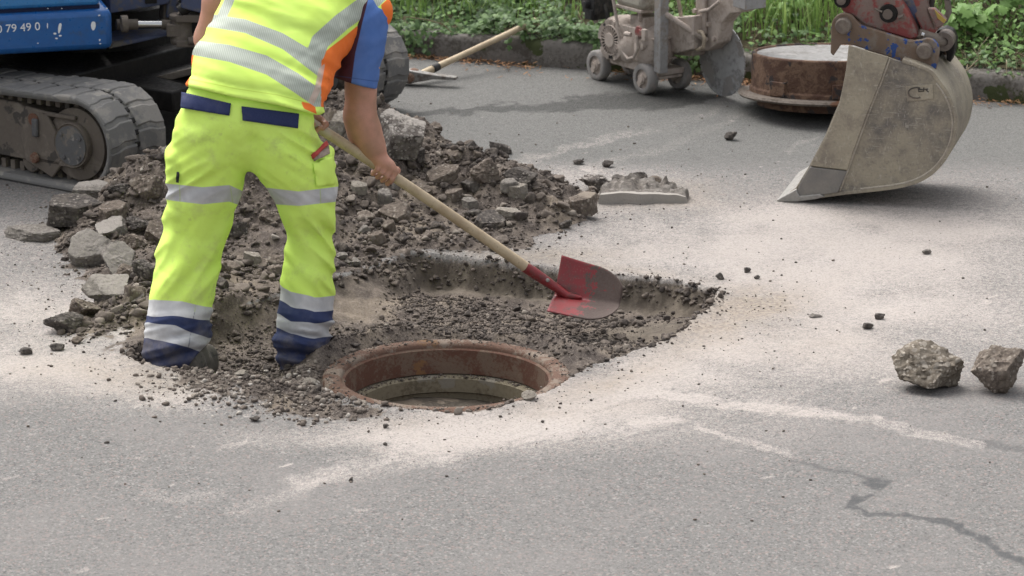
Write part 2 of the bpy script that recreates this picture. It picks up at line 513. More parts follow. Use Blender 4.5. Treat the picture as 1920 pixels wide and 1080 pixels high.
n = NT('road_surface')
v1 = n.sep(n.voro(230))
v2 = n.sep(n.voro(130))
fine = n.noise(320, 3, 0.6)
mid = n.noise(38, 5, 0.65)
big = n.noise(1.7, 4, 0.6)
c = n.mix(n.rng(v1[0], 0.1, 1.0), (0.114, 0.111, 0.107), (0.174, 0.168, 0.161))
c = n.mix(n.math('MULTIPLY', n.rng(v2[1], 0.90, 0.94), 0.5), c, (0.31, 0.298, 0.28))
c = n.mix(n.math('MULTIPLY', n.rng(v2[2], 0.88, 0.95), 0.55), c, (0.25, 0.185, 0.165))
c = n.mix(n.math('MULTIPLY', n.rng(v2[0], 0.86, 0.9), 0.6), c, (0.05, 0.05, 0.052))
c = n.mix(n.rng(big, 0.42, 0.7, 0.0, 0.4), c, (0.19, 0.176, 0.168))
c = n.mix(n.rng(mid, 0.40, 0.75, 0.0, 0.28), c, (0.095, 0.094, 0.094))
c = n.mix(n.math('MULTIPLY', n.attr('tar'), 0.85), c, n.mix(n.rng(v1[0], .1, 1), (0.078, 0.077, 0.073), (0.148, 0.146, 0.138)))
c = n.mix(n.math('MULTIPLY', n.math('MULTIPLY', n.attr('seal'), 0.95), n.rng(mid, .3, .55, .45, 1)), c, (0.058, 0.060, 0.062))
du = n.attr('dust')
tex = n.math('ADD', n.math('MULTIPLY', n.math('SUBTRACT', mid, 0.5), 1.1), n.math('MULTIPLY', n.math('SUBTRACT', v1[1], 0.5), 0.55))
dk = n.math('MULTIPLY', n.rng(n.math('ADD', du, n.math('MULTIPLY', tex, n.rng(du, 0.02, 0.25))), 0.02, 1.0), 0.93)
dcol = n.mix(n.noise(5.0, 4), (0.415, 0.376, 0.35), (0.37, 0.33, 0.298))
dcol = n.mix(n.rng(v1[2], 0.82, 1.0, 0, 0.5), dcol, (0.23, 0.205, 0.185))
c = n.mix(n.math('MULTIPLY', dk, n.rng(v2[2], .1, .6, .72, 1.0)), c, dcol)
tn = n.math('MULTIPLY', n.attr('tint'), n.rng(n.math('ADD', mid, n.math('MULTIPLY', fine, .6)), .45, 1.0, .35, 1.0))
c = n.mix(n.math('MULTIPLY', tn, .8), c, n.mix(n.rng(n.noise(60, 4), .35, .65), (0.17, 0.138, 0.108), (0.30, 0.25, 0.195)))
wt = n.attr('wet')
c = n.mix(n.math('MULTIPLY', wt, 0.93), c, n.mix(n.rng(v1[0], 0.2, 1), (0.024, 0.024, 0.023), (0.066, 0.065, 0.060)))
so_ = n.attr('soil')
s1 = n.noise(11, 6, 0.65); s2 = n.noise(120, 5, 0.7); s3 = n.noise(3.2, 5, 0.6)
sc_ = n.mix(n.rng(s1, 0.38, 0.66), (0.066, 0.053, 0.046), (0.142, 0.116, 0.096))
sc_ = n.mix(n.rng(s3, 0.48, 0.68), sc_, (0.19, 0.155, 0.12))
sc_ = n.mix(n.rng(s2, 0.5, 0.75, 0, 0.8), sc_, (0.27, 0.235, 0.205))
sc_ = n.mix(n.rng(s2, 0.3, 0.48, 0.8, 0), sc_, (0.045, 0.038, 0.034))
sc_ = n.mix(n.math('MULTIPLY', n.attr('wall'), .85), sc_, n.mix(n.rng(s1, .35, .7), (0.088, 0.073, 0.058), (0.168, 0.142, 0.112)))
sk = n.rng(n.math('ADD', so_, n.math('MULTIPLY', n.math('SUBTRACT', s2, 0.5), n.rng(so_, 0.0, 0.3))), 0.3, 0.7)
c = n.mix(sk, c, sc_)
hgt = n.math('ADD', n.math('MULTIPLY', v1[0], 0.35), fine)
hgt = n.math('ADD', hgt, n.math('MULTIPLY', n.math('MULTIPLY', s2, sk), 6.0))
hgt = n.math('ADD', hgt, n.math('MULTIPLY', n.math('MULTIPLY', s1, sk), 12.0))
ro = n.math('SUBTRACT', 0.92, n.math('MULTIPLY', wt, 0.12))
road_mat = n.fin(c, ro, hgt, 0.30, 0.004, spec=0.25)
me = new_mesh('road', np.stack([fx, fy, fz], 1), Fg, road_mat, A_)
road = tag(link('road', me), 'worn grey asphalt road dusted pale around a broken-out pit', None, None, 'structure')

# ------------------------------------------------------------------ stones
def ico(sub):
    import bmesh
    bm = bmesh.new(); bmesh.ops.create_icosphere(bm, subdivisions=sub, radius=1.0)
    V = np.array([v.co[:] for v in bm.verts]); F = np.array([[v.index for v in f.verts] for f in bm.faces]); bm.free()
    return V, F
ICO = {k: ico(k) for k in (1, 2, 3, 4, 5)}

def rock(sub, seed, cuts=9, rough=0.10, depth=(0.45, 0.9), fr=2.2):
    rg = np.random.default_rng(seed)
    V, F = ICO[sub]
    V = V.copy()
    D = V / np.linalg.norm(V, axis=1)[:, None]
    R = np.ones(len(V)) * 1.0
    for _ in range(cuts):
        nrm = rg.normal(size=3); nrm /= np.linalg.norm(nrm)
        k = rg.uniform(*depth)
        dn = D @ nrm
        R = np.where(dn * R > k, k / np.maximum(dn, 1e-6), R)
    V = D * R[:, None]
    if rough:
        s_ = seed % 97
        V = V + D * (rough * fbm(V[:, 0] * fr + s_, V[:, 1] * fr, V[:, 2] * fr, oct=4 if sub > 2 else 2, seed=seed, gain=0.62))[:, None]
    V = V / np.abs(V).max(0)
    return V, F

BANK1 = [rock(1, 100 + i, 6, 0.10) for i in range(8)]
BANK2 = [rock(2, 200 + i, 8, 0.10, (.32, .75)) for i in range(18)]
BANK3 = [rock(3, 300 + i, 9, 0.10, (.3, .72)) for i in range(14)]

def randrot(rg, n):
    qn = rg.normal(size=(n, 4)); qn /= np.linalg.norm(qn, axis=1)[:, None]
    a, b, c, d = qn.T
    return np.stack([np.stack([1 - 2 * (c * c + d * d), 2 * (b * c - a * d), 2 * (b * d + a * c)], 1),
                     np.stack([2 * (b * c + a * d), 1 - 2 * (b * b + d * d), 2 * (c * d - a * b)], 1),
                     np.stack([2 * (b * d - a * c), 2 * (c * d + a * b), 1 - 2 * (b * b + c * c)], 1)], 1)

def scatter(name, P, S, mat, tone, bank, rg, parent=None, flat=0.75, sink=0.3):
    """many stones as one mesh"""
    n_ = len(P)
    R = randrot(rg, n_)
    Vs, Fs, Ts = [], [], []
    off = 0
    pick = rg.integers(0, len(bank), n_)
    asp = rg.uniform(0.6, 1.0, (n_, 3)); asp[:, 2] *= flat
    for k in range(len(bank)):
        idx = np.nonzero(pick == k)[0]
        if not len(idx): continue
        V, F = bank[k]
        W = np.einsum('nij,vj->nvi', R[idx], V) 
        W = W * (asp[idx] * S[idx][:, None])[:, None, :]
        W = W + P[idx][:, None, :]
        W[:, :, 2] += (S[idx] * asp[idx, 2] * (1 - 2 * sink))[:, None]
        m = len(V)
        Vs.append(W.reshape(-1, 3))
        Fs.append((F[None] + (off + np.arange(len(idx)) * m)[:, None, None]).reshape(-1, 3))
        Ts.append(np.repeat(tone[idx], m))
        off += m * len(idx)
    return new_mesh(name, np.concatenate(Vs), np.concatenate(Fs), mat, smooth=False, attrs={'tone': np.concatenate(Ts)})

n = NT('rubble_stone')
t = n.attr('tone')
s1 = n.noise(55, 5, 0.65); s2 = n.noise(200, 3, 0.6)
c = n.mix(n.rng(t, 0.0, 0.55), (0.050, 0.042, 0.038), (0.135, 0.111, 0.094))
c = n.mix(n.rng(t, 0.55, 0.85), c, (0.235, 0.205, 0.175))
c = n.mix(n.rng(t, 0.90, 1.0), c, (0.42, 0.385, 0.345))
c = n.mix(n.rng(s1, 0.45, 0.7, 0, 0.55), c, (0.21, 0.18, 0.15))
c = n.mix(n.rng(s2, 0.55, 0.75, 0, 0.5), c, (0.06, 0.05, 0.045))
stone_mat = n.fin(c, 0.92, n.math('ADD', s1, s2), 0.5, 0.003, spec=0.2)

def sample(maskfn, n_, lo, hi, rg):
    out = []
    tot = 0
    while tot < n_:
        x = rg.uniform(lo[0], hi[0], 20000); y = rg.uniform(lo[1], hi[1], 20000)
        m = rg.uniform(0, 1, 20000) < maskfn(x, y)
        out.append(np.stack([x[m], y[m]], 1)); tot += m.sum()
    return np.concatenate(out)[:n_]

def inhole(x, y): return np.hypot(x - MH[0], y - MH[1]) < 0.475
def m_heap(x, y):
    p, h = masks(x, y)
    return np.where(p > -0.02, 0, sstep(-0.06, 0.1, h)) * (0.55 + 0.45 * noise(x * 4, y * 4, seed=61))
def m_pit(x, y):
    p, h = masks(x, y)
    k = np.where(p < 0.015, 0, 1.0) * (0.45 + 0.75 * noise(x * 3.1, y * 3.1, seed=63))
    gx, gy = g2(1000, 600); k = k + 0.9 * np.exp(-((x - gx) / .55) ** 2 - ((y - gy) / .25) ** 2) * (p > 0.015)
    gx, gy = g2(1235, 590)
    k = k * (1 - sstep(12.75, 12.95, y) * sstep(.17, .08, p + .05 * noise(x * 6, y * 6, seed=67)) * sstep(-.5, -.3, x)) * (1 - .95 * np.exp(-((x - gx) / .26) ** 2 - ((y - gy) / .26) ** 2))
    return np.where(inhole(x, y), 0, np.clip(k, 0, 1))
def m_front(x, y):
    a = 0
    for px, py, sx, sy in ((470, 722, .24, .22), (600, 750, .2, .18), (380, 690, .1, .1), (560, 700, .25, .12)):
        gx, gy = g2(px, py); a = a + np.exp(-((x - gx) / sx) ** 2 - ((y - gy) / sy) ** 2)
    return np.where(inhole(x, y), 0, np.clip(a, 0, 1))
def m_road(x, y):
    p, h = masks(x, y)
    d = np.minimum(-p, -h)
    a = np.exp(-np.maximum(d, 0) / 0.16) + 0.03
    gx, gy = g2(1440, 570); a = a + 0.9 * np.exp(-((x - gx) / .13) ** 2 - ((y - gy) / .2) ** 2)
    gx, gy = g2(1230, 345); a = a + 0.4 * np.exp(-((x - gx) / .3) ** 2 - ((y - gy) / .3) ** 2)
    return np.where((p > -0.01) | (h > 0.02), 0, np.clip(a, 0, 1))

def put(name, fn, cnt, lo, hi, smin, smax, powr, bank, label, tone_mu, tone_sd, seed, **kw):
    rg = np.random.default_rng(seed)
    P2 = sample(fn, cnt, lo, hi, rg)
    S = smin * (smax / smin) ** (rg.uniform(0, 1, cnt) ** powr)
    z = height(P2[:, 0], P2[:, 1])
    tone = np.clip(rg.normal(tone_mu, tone_sd, cnt), 0, 1)
    me = scatter(name, np.column_stack([P2, z]), S, stone_mat, tone, bank, rg, **kw)
    return tag(link(name, me), label, None, None, 'stuff')

put('rubble_stones', m_heap, 2300, (-2.0, 12.4), (0.6, 15.6), 0.012, 0.042, 1.8, BANK3, 'mixed dark and pale rubble stones heaped behind the worker', .34, .24, 71)
put('rubble_gravel', m_heap, 9000, (-2.0, 12.4), (0.6, 15.6), 0.004, 0.015, 1.3, BANK2, 'fine gravel and soil crumbs between the heaped rubble', .30, .22, 72)
put('pit_gravel', m_pit, 16000, (-1.6, 11.6), (0.9, 13.9), 0.002, 0.013, 2.6, BANK1, 'dark broken asphalt gravel on the floor of the pit', .22, .20, 73)
put('pit_stones', m_pit, 420, (-1.6, 11.6), (0.9, 13.9), 0.012, 0.03, 2.2, BANK3, 'larger loose stones lying in the pit', .25, .25, 77)
put('spilled_gravel', m_front, 3000, (-1.6, 11.5), (0.3, 12.7), 0.003, 0.019, 1.9, BANK2, 'grey gravel spilled at the pit edge before the boots', .56, .27, 74)
def m_edge(x, y):
    p, h = masks(x, y)
    gx, gy = g2(1270, 610)
    k = np.exp(-((p - .012) / .022) ** 2) * (.25 + .9 * np.exp(-((x - gx) / .22) ** 2 - ((y - gy) / .35) ** 2) + .4 * sstep(12.9, 13.2, y) + .35 * noise(x * 5, y * 5, seed=66))
    return np.where(inhole(x, y) | (h > .03), 0, np.clip(k, 0, 1))
put('edge_rubble', m_edge, 1300, (-1.6, 11.6), (0.95, 13.95), 0.005, 0.024, 1.8, BANK3, 'dark broken crumbs along the ragged pit edge', .25, .2, 78)
put('road_grit', m_road, 3200, (-2.4, 10.5), (2.4, 16.8), 0.0022, 0.009, 3.2, BANK1, 'small dark grit strewn over the dusty road', .28, .22, 75)
# ------------------------------------------------------------------ broken-out lumps, each a thing
def chunk_mat(name, c1, c2, peb, pebamt, top):
    n = NT(name)
    f = n.noise(70, 6, 0.68); g = n.noise(16, 5, 0.6)
    v = n.sep(n.voro(75)); v2 = n.sep(n.voro(40))
    vd = n.voro(75, 'Distance'); vd2 = n.voro(40, 'Distance')
    c = n.mix(n.rng(f, 0.35, 0.7), c1, c2)
    c = n.mix(n.math('MULTIPLY', n.rng(v[0], 1 - pebamt * 2, 1.02 - pebamt * 2), n.rng(vd, .48, .38)), c, n.mix(v[2], peb, tuple(x * .6 for x in peb)))
    c = n.mix(n.math('MULTIPLY', n.rng(v2[1], 1 - pebamt * 1.6, 1.02 - pebamt * 1.6), n.rng(vd2, .46, .36)), c, n.mix(v2[0], tuple(x * 0.9 for x in peb), tuple(x * 0.5 for x in peb)))
    c = n.mix(n.rng(g, 0.42, 0.68, 0, 0.55), c, tuple(x * 0.7 for x in top))
    c = n.mix(n.rng(n.math('ADD', n.attr('top'), n.math('SUBTRACT', f, 0.5)), 0.4, 0.75), c, top)
    return n.fin(c, 0.93, n.math('ADD', f, n.math('MULTIPLY', v[1], 0.25)), 0.7, 0.006, spec=0.2)
CH = {
    'dark': chunk_mat('broken_asphalt_dark', (0.045, 0.04, 0.037), (0.115, 0.10, 0.09), (0.24, 0.215, 0.19), .10, (0.20, 0.175, 0.15)),
    'brown': chunk_mat('clod_brown', (0.085, 0.068, 0.057), (0.185, 0.152, 0.125), (0.31, 0.27, 0.23), .13, (0.22, 0.185, 0.15)),
    'pale': chunk_mat('broken_asphalt_pale', (0.115, 0.103, 0.092), (0.225, 0.203, 0.18), (0.29, 0.262, 0.23), .14, (0.25, 0.228, 0.205)),
    'rim': chunk_mat('broken_asphalt_rimmed', (0.085, 0.075, 0.067), (0.165, 0.145, 0.127), (0.26, 0.235, 0.21), .1, (0.33, 0.305, 0.275)),
    'pebbly': chunk_mat('broken_asphalt_pebbly', (0.055, 0.047, 0.043), (0.14, 0.12, 0.107), (0.36, 0.33, 0.30), .24, (0.34, 0.31, 0.28)),
    'tan': chunk_mat('conglomerate_tan', (0.105, 0.086, 0.067), (0.215, 0.185, 0.148), (0.40, 0.355, 0.30), .20, (0.24, 0.21, 0.172)),
    'white': chunk_mat('stone_pale', (0.18, 0.158, 0.132), (0.28, 0.25, 0.215), (0.36, 0.33, 0.29), .1, (0.31, 0.28, 0.24)),
}

def lump(sub, seed, kind):
    rg = np.random.default_rng(seed)
    V, F = ICO[sub]
    D = V / np.linalg.norm(V, axis=1)[:, None]
    R = np.ones(len(V)) * 1.05
    planes = []
    if kind == 'slab':
        planes = [((0.04, 0.05, 1), .30), ((0, 0, -1), .34)]
        a = rg.uniform(0, 6.28)
        for k in range(7):
            a += rg.uniform(0.55, 1.35)
            planes.append(((math.cos(a), math.sin(a), rg.uniform(-.35, .35)), rg.uniform(.45, .9)))
        planes.append(((rg.uniform(-.6, .6), rg.uniform(-.6, .6), 1), .42))
    elif kind == 'rough':
        for k in range(13):
            planes.append((rg.normal(size=3), rg.uniform(.42, .85)))
    elif kind == 'block':
        a = rg.uniform(0, 6.28)
        planes = [((rg.uniform(-.3, .3), rg.uniform(-.35, .1), 1), .5), ((0, 0, -1), .55)]
        for k in range(5):
            a += rg.uniform(0.9, 1.5)
            planes.append(((math.cos(a), math.sin(a), rg.uniform(-.3, .3)), rg.uniform(.5, .75)))
    else:
        for k in range(10):
            q = rg.normal(size=3)
            planes.append((q, rg.uniform(.5, .95)))
    for nr, k in planes:
        nr = np.asarray(nr, float); nr /= np.linalg.norm(nr)
        dn = D @ nr
        R = np.where(dn * R > k, k / np.maximum(dn, 1e-6), R)
    V = D * R[:, None]
    amp = {'slab': .075, 'block': .075, 'rough': .13}.get(kind, .13)
    sd_ = float(seed % 89)
    dsp = amp * fbm(V[:, 0] * 2.4 + sd_, V[:, 1] * 2.4, V[:, 2] * 2.4, oct=5, seed=seed, gain=0.66)
    dsp = dsp + amp * 0.55 * np.abs(noise(V[:, 0] * 9, V[:, 1] * 9 + sd_, V[:, 2] * 9, seed=seed + 5))
    V = V + D * dsp[:, None]
    V = (V - (V.max(0) + V.min(0)) / 2); V = V / np.abs(V).max(0)
    return V, F

def chunk(px, py, wpx, hpx, kind, mat, label, cat, seed, group=None, name=None, sub=4, depth=0.8, yaw=None, tilt=(0, 0), top=0.0, ground=False, z=None):
    p = at(px, py) if ground else ground_hit(px, py)
    if z is not None: p = at(px, py, z)
    dep = p[1] * CT - (p[2] - CAMH) * ST
    s = FPX / dep
    wx = wpx / s; dy = wx * depth
    hz = max((hpx / s - dy * 0.5 * ST) / CT, wx * 0.18)
    V, F = lump(sub, seed, {'lump': 'rough', 'block': 'block', 'slab': 'slab'}[kind])
    tp = np.clip((V[:, 2] - 0.55) / 0.3, 0, 1) * top
    V = V * np.array([wx / 2, dy / 2, hz / 2])
    rg = np.random.default_rng(seed + 1)
    yw = rg.uniform(-.25, .25) if yaw is None else yaw
    R = Matrix.Rotation(yw, 3, 'Z') @ Matrix.Rotation(tilt[0], 3, 'X') @ Matrix.Rotation(tilt[1], 3, 'Y')
    V = V @ np.array(R).T
    base = p + np.array([0, dy * 0.42, 0])
    gz = hz1(base[0], base[1]) if not ground else p[2]
    gz = min(gz, p[2] + 0.05) if not ground else gz
    base[2] = p[2]
    V[:, 2] -= V[:, 2].min() + hz * 0.08
    me = new_mesh(name or 'asphalt_lump', V, F, CH[mat], {'top': tp})
    try: me.set_sharp_from_angle(angle=math.radians(36))
    except Exception: pass
    o = link(name or 'asphalt_lump', me, None, tuple(base))
    return tag(o, label, cat, group)

LUMPS = [
    # px, py, w, h, shape, material, label, kwargs
    (1745, 740, 136, 108, 'lump', 'tan', 'largest pale lump of pebbly concrete standing alone at right', dict(sub=5)),
    (1874, 742, 116, 106, 'lump', 'brown', 'brown lump of broken asphalt at the right edge', dict(sub=5, yaw=2.2, tilt=(.5, .4))),
    (117, 628, 74, 46, 'lump', 'dark', 'dark rough asphalt lump, lowest of the pair left of the boots', {}),
    (156, 602, 62, 48, 'lump', 'brown', 'brown asphalt lump leaning behind the lowest pair lump', {}),
    (47, 666, 27, 16, 'lump', 'dark', 'small dark crumb alone on pale dust at far left', {}),
    (106, 659, 28, 17, 'lump', 'dark', 'small dark crumb below the left lump pair', {}),
    (145, 646, 24, 15, 'lump', 'brown', 'small reddish brown crumb nearest the left boot', {}),
    (62, 453, 118, 30, 'slab', 'pale', 'thin flat asphalt slab lying apart left of the heap', dict(top=.5, depth=.7)),
    (136, 428, 106, 64, 'block', 'dark', 'big dark asphalt block at the upper left of the heap', dict(top=.4, sub=5)),
    (168, 376, 78, 36, 'block', 'pale', 'pale-topped block beside the end of the rubber track', dict(top=.9)),
    (228, 372, 56, 34, 'lump', 'dark', 'dark lump touching the bottom of the rubber track', {}),
    (274, 384, 70, 64, 'lump', 'brown', 'brown rough lump between rubber track and yellow trousers', {}),
    (212, 420, 60, 46, 'block', 'brown', 'brown wedge lying right of the big dark block', {}),
    (262, 440, 60, 40, 'lump', 'dark', 'dark lump half buried left of the yellow knee', {}),
    (318, 316, 40, 44, 'block', 'pale', 'pale lump lying behind the left hip at the track', {}),
    (250, 470, 50, 34, 'lump', 'brown', 'brown clod below the dark lump near the left shin', {}),
    (272, 530, 54, 46, 'lump', 'dark', 'dark clod pressed against the left yellow shin', {}),
    (236, 530, 42, 38, 'lump', 'brown', 'brown clod right of the pale tilted plates', {}),
    (744, 302, 104, 84, 'block', 'pebbly', 'biggest asphalt block behind the worker\'s arm, pale road skin on top', dict(top=.7, sub=5, tilt=(.1, .25))),
    (636, 262, 52, 56, 'block', 'white', 'whitish stone block beside the far rubber track', dict(top=.6)),
    (780, 305, 34, 30, 'block', 'dark', 'small dark corner block at the right foot of biggest block', {}),
    (862, 304, 52, 24, 'slab', 'brown', 'low brown slab lying at the back edge of the heap', dict(top=.5)),
    (938, 292, 46, 22, 'slab', 'dark', 'thin blackish asphalt piece alone behind the heap', dict(tilt=(-.2, .2))),
    (908, 348, 62, 56, 'lump', 'brown', 'tall brown pebbly clod at the back right of the heap', {}),
    (976, 352, 70, 40, 'lump', 'dark', 'wide dark lump right of the tall brown clod', {}),
    (968, 374, 42, 32, 'block', 'white', 'pale square stone in front of the wide dark lump', {}),
    (1117, 358, 58, 34, 'lump', 'pebbly', 'dark round lump above the long curved slab', {}),
    (1092, 404, 58, 46, 'block', 'brown', 'rusty wedge with pale top left of the long curved slab', dict(top=.9, sub=5)),
    (1164, 346, 34, 20, 'lump', 'dark', 'dark lump on the left end behind the long slab', {}),
    (1200, 337, 34, 18, 'lump', 'dark', 'blackish lump lying on the rough back of long slab', {}),
    (1228, 344, 28, 16, 'lump', 'brown', 'reddish crumb on the right end of long slab', {}),
    (1084, 309, 22, 12, 'lump', 'dark', 'little dark crumb on the road, left of two', {}),
    (1140, 315, 22, 16, 'lump', 'dark', 'little dark crumb on the road, right of two', {}),
    (1370, 264, 24, 20, 'lump', 'dark', 'dark lump alone on the road before the manhole cover', {}),
    (954, 412, 50, 24, 'block', 'white', 'whitish stone shard at the heap\'s right side', dict(top=.5)),
    (473, 501, 34, 32, 'block', 'white', 'pale tan stone cube seen between the yellow legs', {}),
    (412, 512, 30, 30, 'lump', 'brown', 'greenish grey stone against the left yellow shin', {}),
    (672, 366, 34, 28, 'block', 'white', 'pale stone chip beside the right yellow thigh', {}),
    (660, 500, 32, 18, 'lump', 'pale', 'pale round cobble beside the right yellow calf', {}),
    (640, 488, 26, 16, 'lump', 'pale', 'pale cobble touching the right yellow calf', {}),
    (1060, 430, 26, 20, 'lump', 'dark', 'dark crumb at the right tip of the heap', {}),
    (700, 330, 60, 34, 'lump', 'brown', 'brown clod just left of the gripping hand', {}),
    (790, 372, 46, 30, 'lump', 'brown', 'brown clod just above the shovel handle', {}),
    (850, 380, 40, 28, 'block', 'brown', 'brown stone on the heap over the handle\'s middle', {}),
    (882, 392, 34, 22, 'block', 'pale', 'greyish stone on the heap over the handle\'s middle', {}),
    (560, 400, 46, 36, 'lump', 'dark', 'dark clod in the gap between the yellow thighs', {}),
    (505, 420, 44, 30, 'lump', 'brown', 'brown clod in the gap between the yellow knees', {}),
    (440, 450, 50, 40, 'lump', 'dark', 'black clod inside the left yellow knee', {}),
    (1350, 525, 18, 15, 'lump', 'dark', 'black crumb at the pit\'s right corner', {}),
    (1402, 512, 14, 12, 'lump', 'dark', 'small pointed black crumb right of the pit corner', {}),
    (1420, 524, 12, 9, 'lump', 'dark', 'tiny black crumb farthest right of the pit corner', {}),
    (1650, 600, 20, 14, 'lump', 'dark', 'dark crumb, upper of two on pale dust at right', {}),
    (1628, 618, 22, 15, 'lump', 'dark', 'dark crumb, lower of two on pale dust at right', {}),
    (1530, 597, 26, 9, 'lump', 'pale', 'flat greenish grey pebble right of the pit', {}),
    (1738, 478, 18, 11, 'lump', 'pale', 'grey pebble alone on pale dust below the bucket', {}),
    (955, 742, 0, 0, None, None, None, None),
    (580, 722, 30, 14, 'lump', 'white', 'smooth white pebble left of the manhole rim', {}),
    (452, 706, 26, 12, 'lump', 'white', 'pale pebble on the gravel right of left boot', {}),
    (477, 792, 22, 12, 'lump', 'dark', 'dark flat crumb on the road below the gravel', {}),
    (724, 804, 12, 9, 'lump', 'dark', 'dark crumb on white dust below the manhole', {}),
    (722, 836, 9, 7, 'lump', 'dark', 'tiny dark crumb on white dust in the foreground', {}),
    (658, 903, 8, 9, 'lump', 'dark', 'tiny black crumb alone on the foreground asphalt', {}),
    (200, 832, 10, 6, 'lump', 'dark', 'tiny black crumb alone at lower left', {}),
    (992, 752, 28, 20, 'lump', 'white', 'crumbly whitish lump on the pit\'s front edge', {}),
    (1165, 640, 26, 12, 'block', 'brown', 'small stone slab in the dark gravel right of manhole', {}),
    (500, 520, 0, 0, None, None, None, None),
]
for i, L_ in enumerate(LUMPS):
    px, py, w_, h_, sh, mt, lab, kw = L_
    if sh is None: continue
    big_ = w_ > 30
    kw = dict(kw)
    kw.setdefault('sub', 5 if big_ else 4)
    cat = 'stone' if mt == 'white' or 'pebble' in lab or 'cobble' in lab or 'stone' in lab else 'asphalt lump'
    nm = 'stone' if cat == 'stone' else ('asphalt_plate' if sh == 'slab' else 'asphalt_lump')
    chunk(px, py, w_, h_, sh, mt, lab, cat, 500 + i * 3, 'loose lumps broken out of the road', nm, **kw)

def plate(px, py, wpx, hpx, tilt, roll, yaw, thick, mat, label, seed, top=.7):
    p = ground_hit(px, py)
    s = FPX / (p[1] * CT - (p[2] - CAMH) * ST)
    V, F = lump(5, seed, 'slab')
    w_ = wpx / s; L_ = hpx / s / max(math.sin(tilt + .26), .2)
    tp = np.clip((V[:, 2] - 0.4) / 0.3, 0, 1) * top
    V = V * np.array([w_ / 2, L_ / 2, thick / 2])
    R = Matrix.Rotation(tilt, 3, 'X') @ Matrix.Rotation(roll, 3, 'Y') @ Matrix.Rotation(yaw, 3, 'Z')
    V = V @ np.array(R).T
    base = p + np.array([0, -V[:, 1].min() * .9, 0])
    V[:, 2] -= V[:, 2].min() + .012
    me = new_mesh('asphalt_plate', V, F, CH[mat], {'top': tp})
    try: me.set_sharp_from_angle(angle=math.radians(32))
    except Exception: pass
    o = link('asphalt_plate', me, None, tuple(base))
    tag(o, label, 'asphalt plate', 'loose lumps broken out of the road')
plate(168, 502, 92, 76, .85, -.15, .4, .06, 'pale', "pale grey asphalt plate tilted up on the heap's left flank", 811)
plate(218, 530, 80, 66, .80, .2, 1.1, .06, 'pale', 'second pale plate tilted just right of the larger pale plate', 813)
plate(196, 566, 92, 44, .35, .1, .2, .05, 'pale', 'flat pale plate lying below the two tilted plates', 817)
plate(208, 450, 72, 32, .30, -.2, .7, .05, 'pale', 'pale wedge resting over the tilted plates', 819, .9)
plate(300, 462, 66, 44, .6, .3, .9, .05, 'brown', 'brown slab tipped up beside the left yellow knee', 823, .3)
plate(830, 352, 70, 36, .5, -.3, .4, .05, 'brown', 'brown asphalt slab tipped up at the back of the heap', 825, .4)
plate(920, 432, 60, 30, .4, .2, .9, .04, 'dark', 'dark slab lying on the right slope of the heap', 827, .4)
plate(740, 420, 64, 36, .5, -.2, .2, .045, 'brown', 'brown slab on the heap below the gripping hand', 829, .3)

# nameless middling lumps in the heap
rg = np.random.default_rng(91)
P2 = sample(lambda x, y: m_heap(x, y) * (sstep(0.02, 0.12, masks(x, y)[1])), 70, (-2.0, 12.4), (0.5, 15.4), rg)
for i, (x, y) in enumerate(P2):
    s_ = rg.uniform(0.025, 0.055)
    V, F = lump(4, 900 + i, ['rough', 'block', 'slab'][i % 3])
    V = V * s_ * rg.uniform(.65, 1, 3) * np.array([1, 1, .8])
    V = V @ np.array(Matrix.Rotation(rg.uniform(0, 6), 3, 'Z') @ Matrix.Rotation(rg.uniform(-.6, .6), 3, 'X')).T
    me = new_mesh('rubble_lump', V, F, CH[['dark', 'brown', 'pale', 'brown', 'dark', 'brown'][i % 6]], {'top': np.zeros(len(V))})
    o = link('rubble_lump', me, None, (x, y, hz1(x, y) + s_ * .3))
    tag(o, 'fist-sized lump mixed into the rubble heap behind the worker', 'rubble lump', 'fist-sized lumps in the rubble heap')

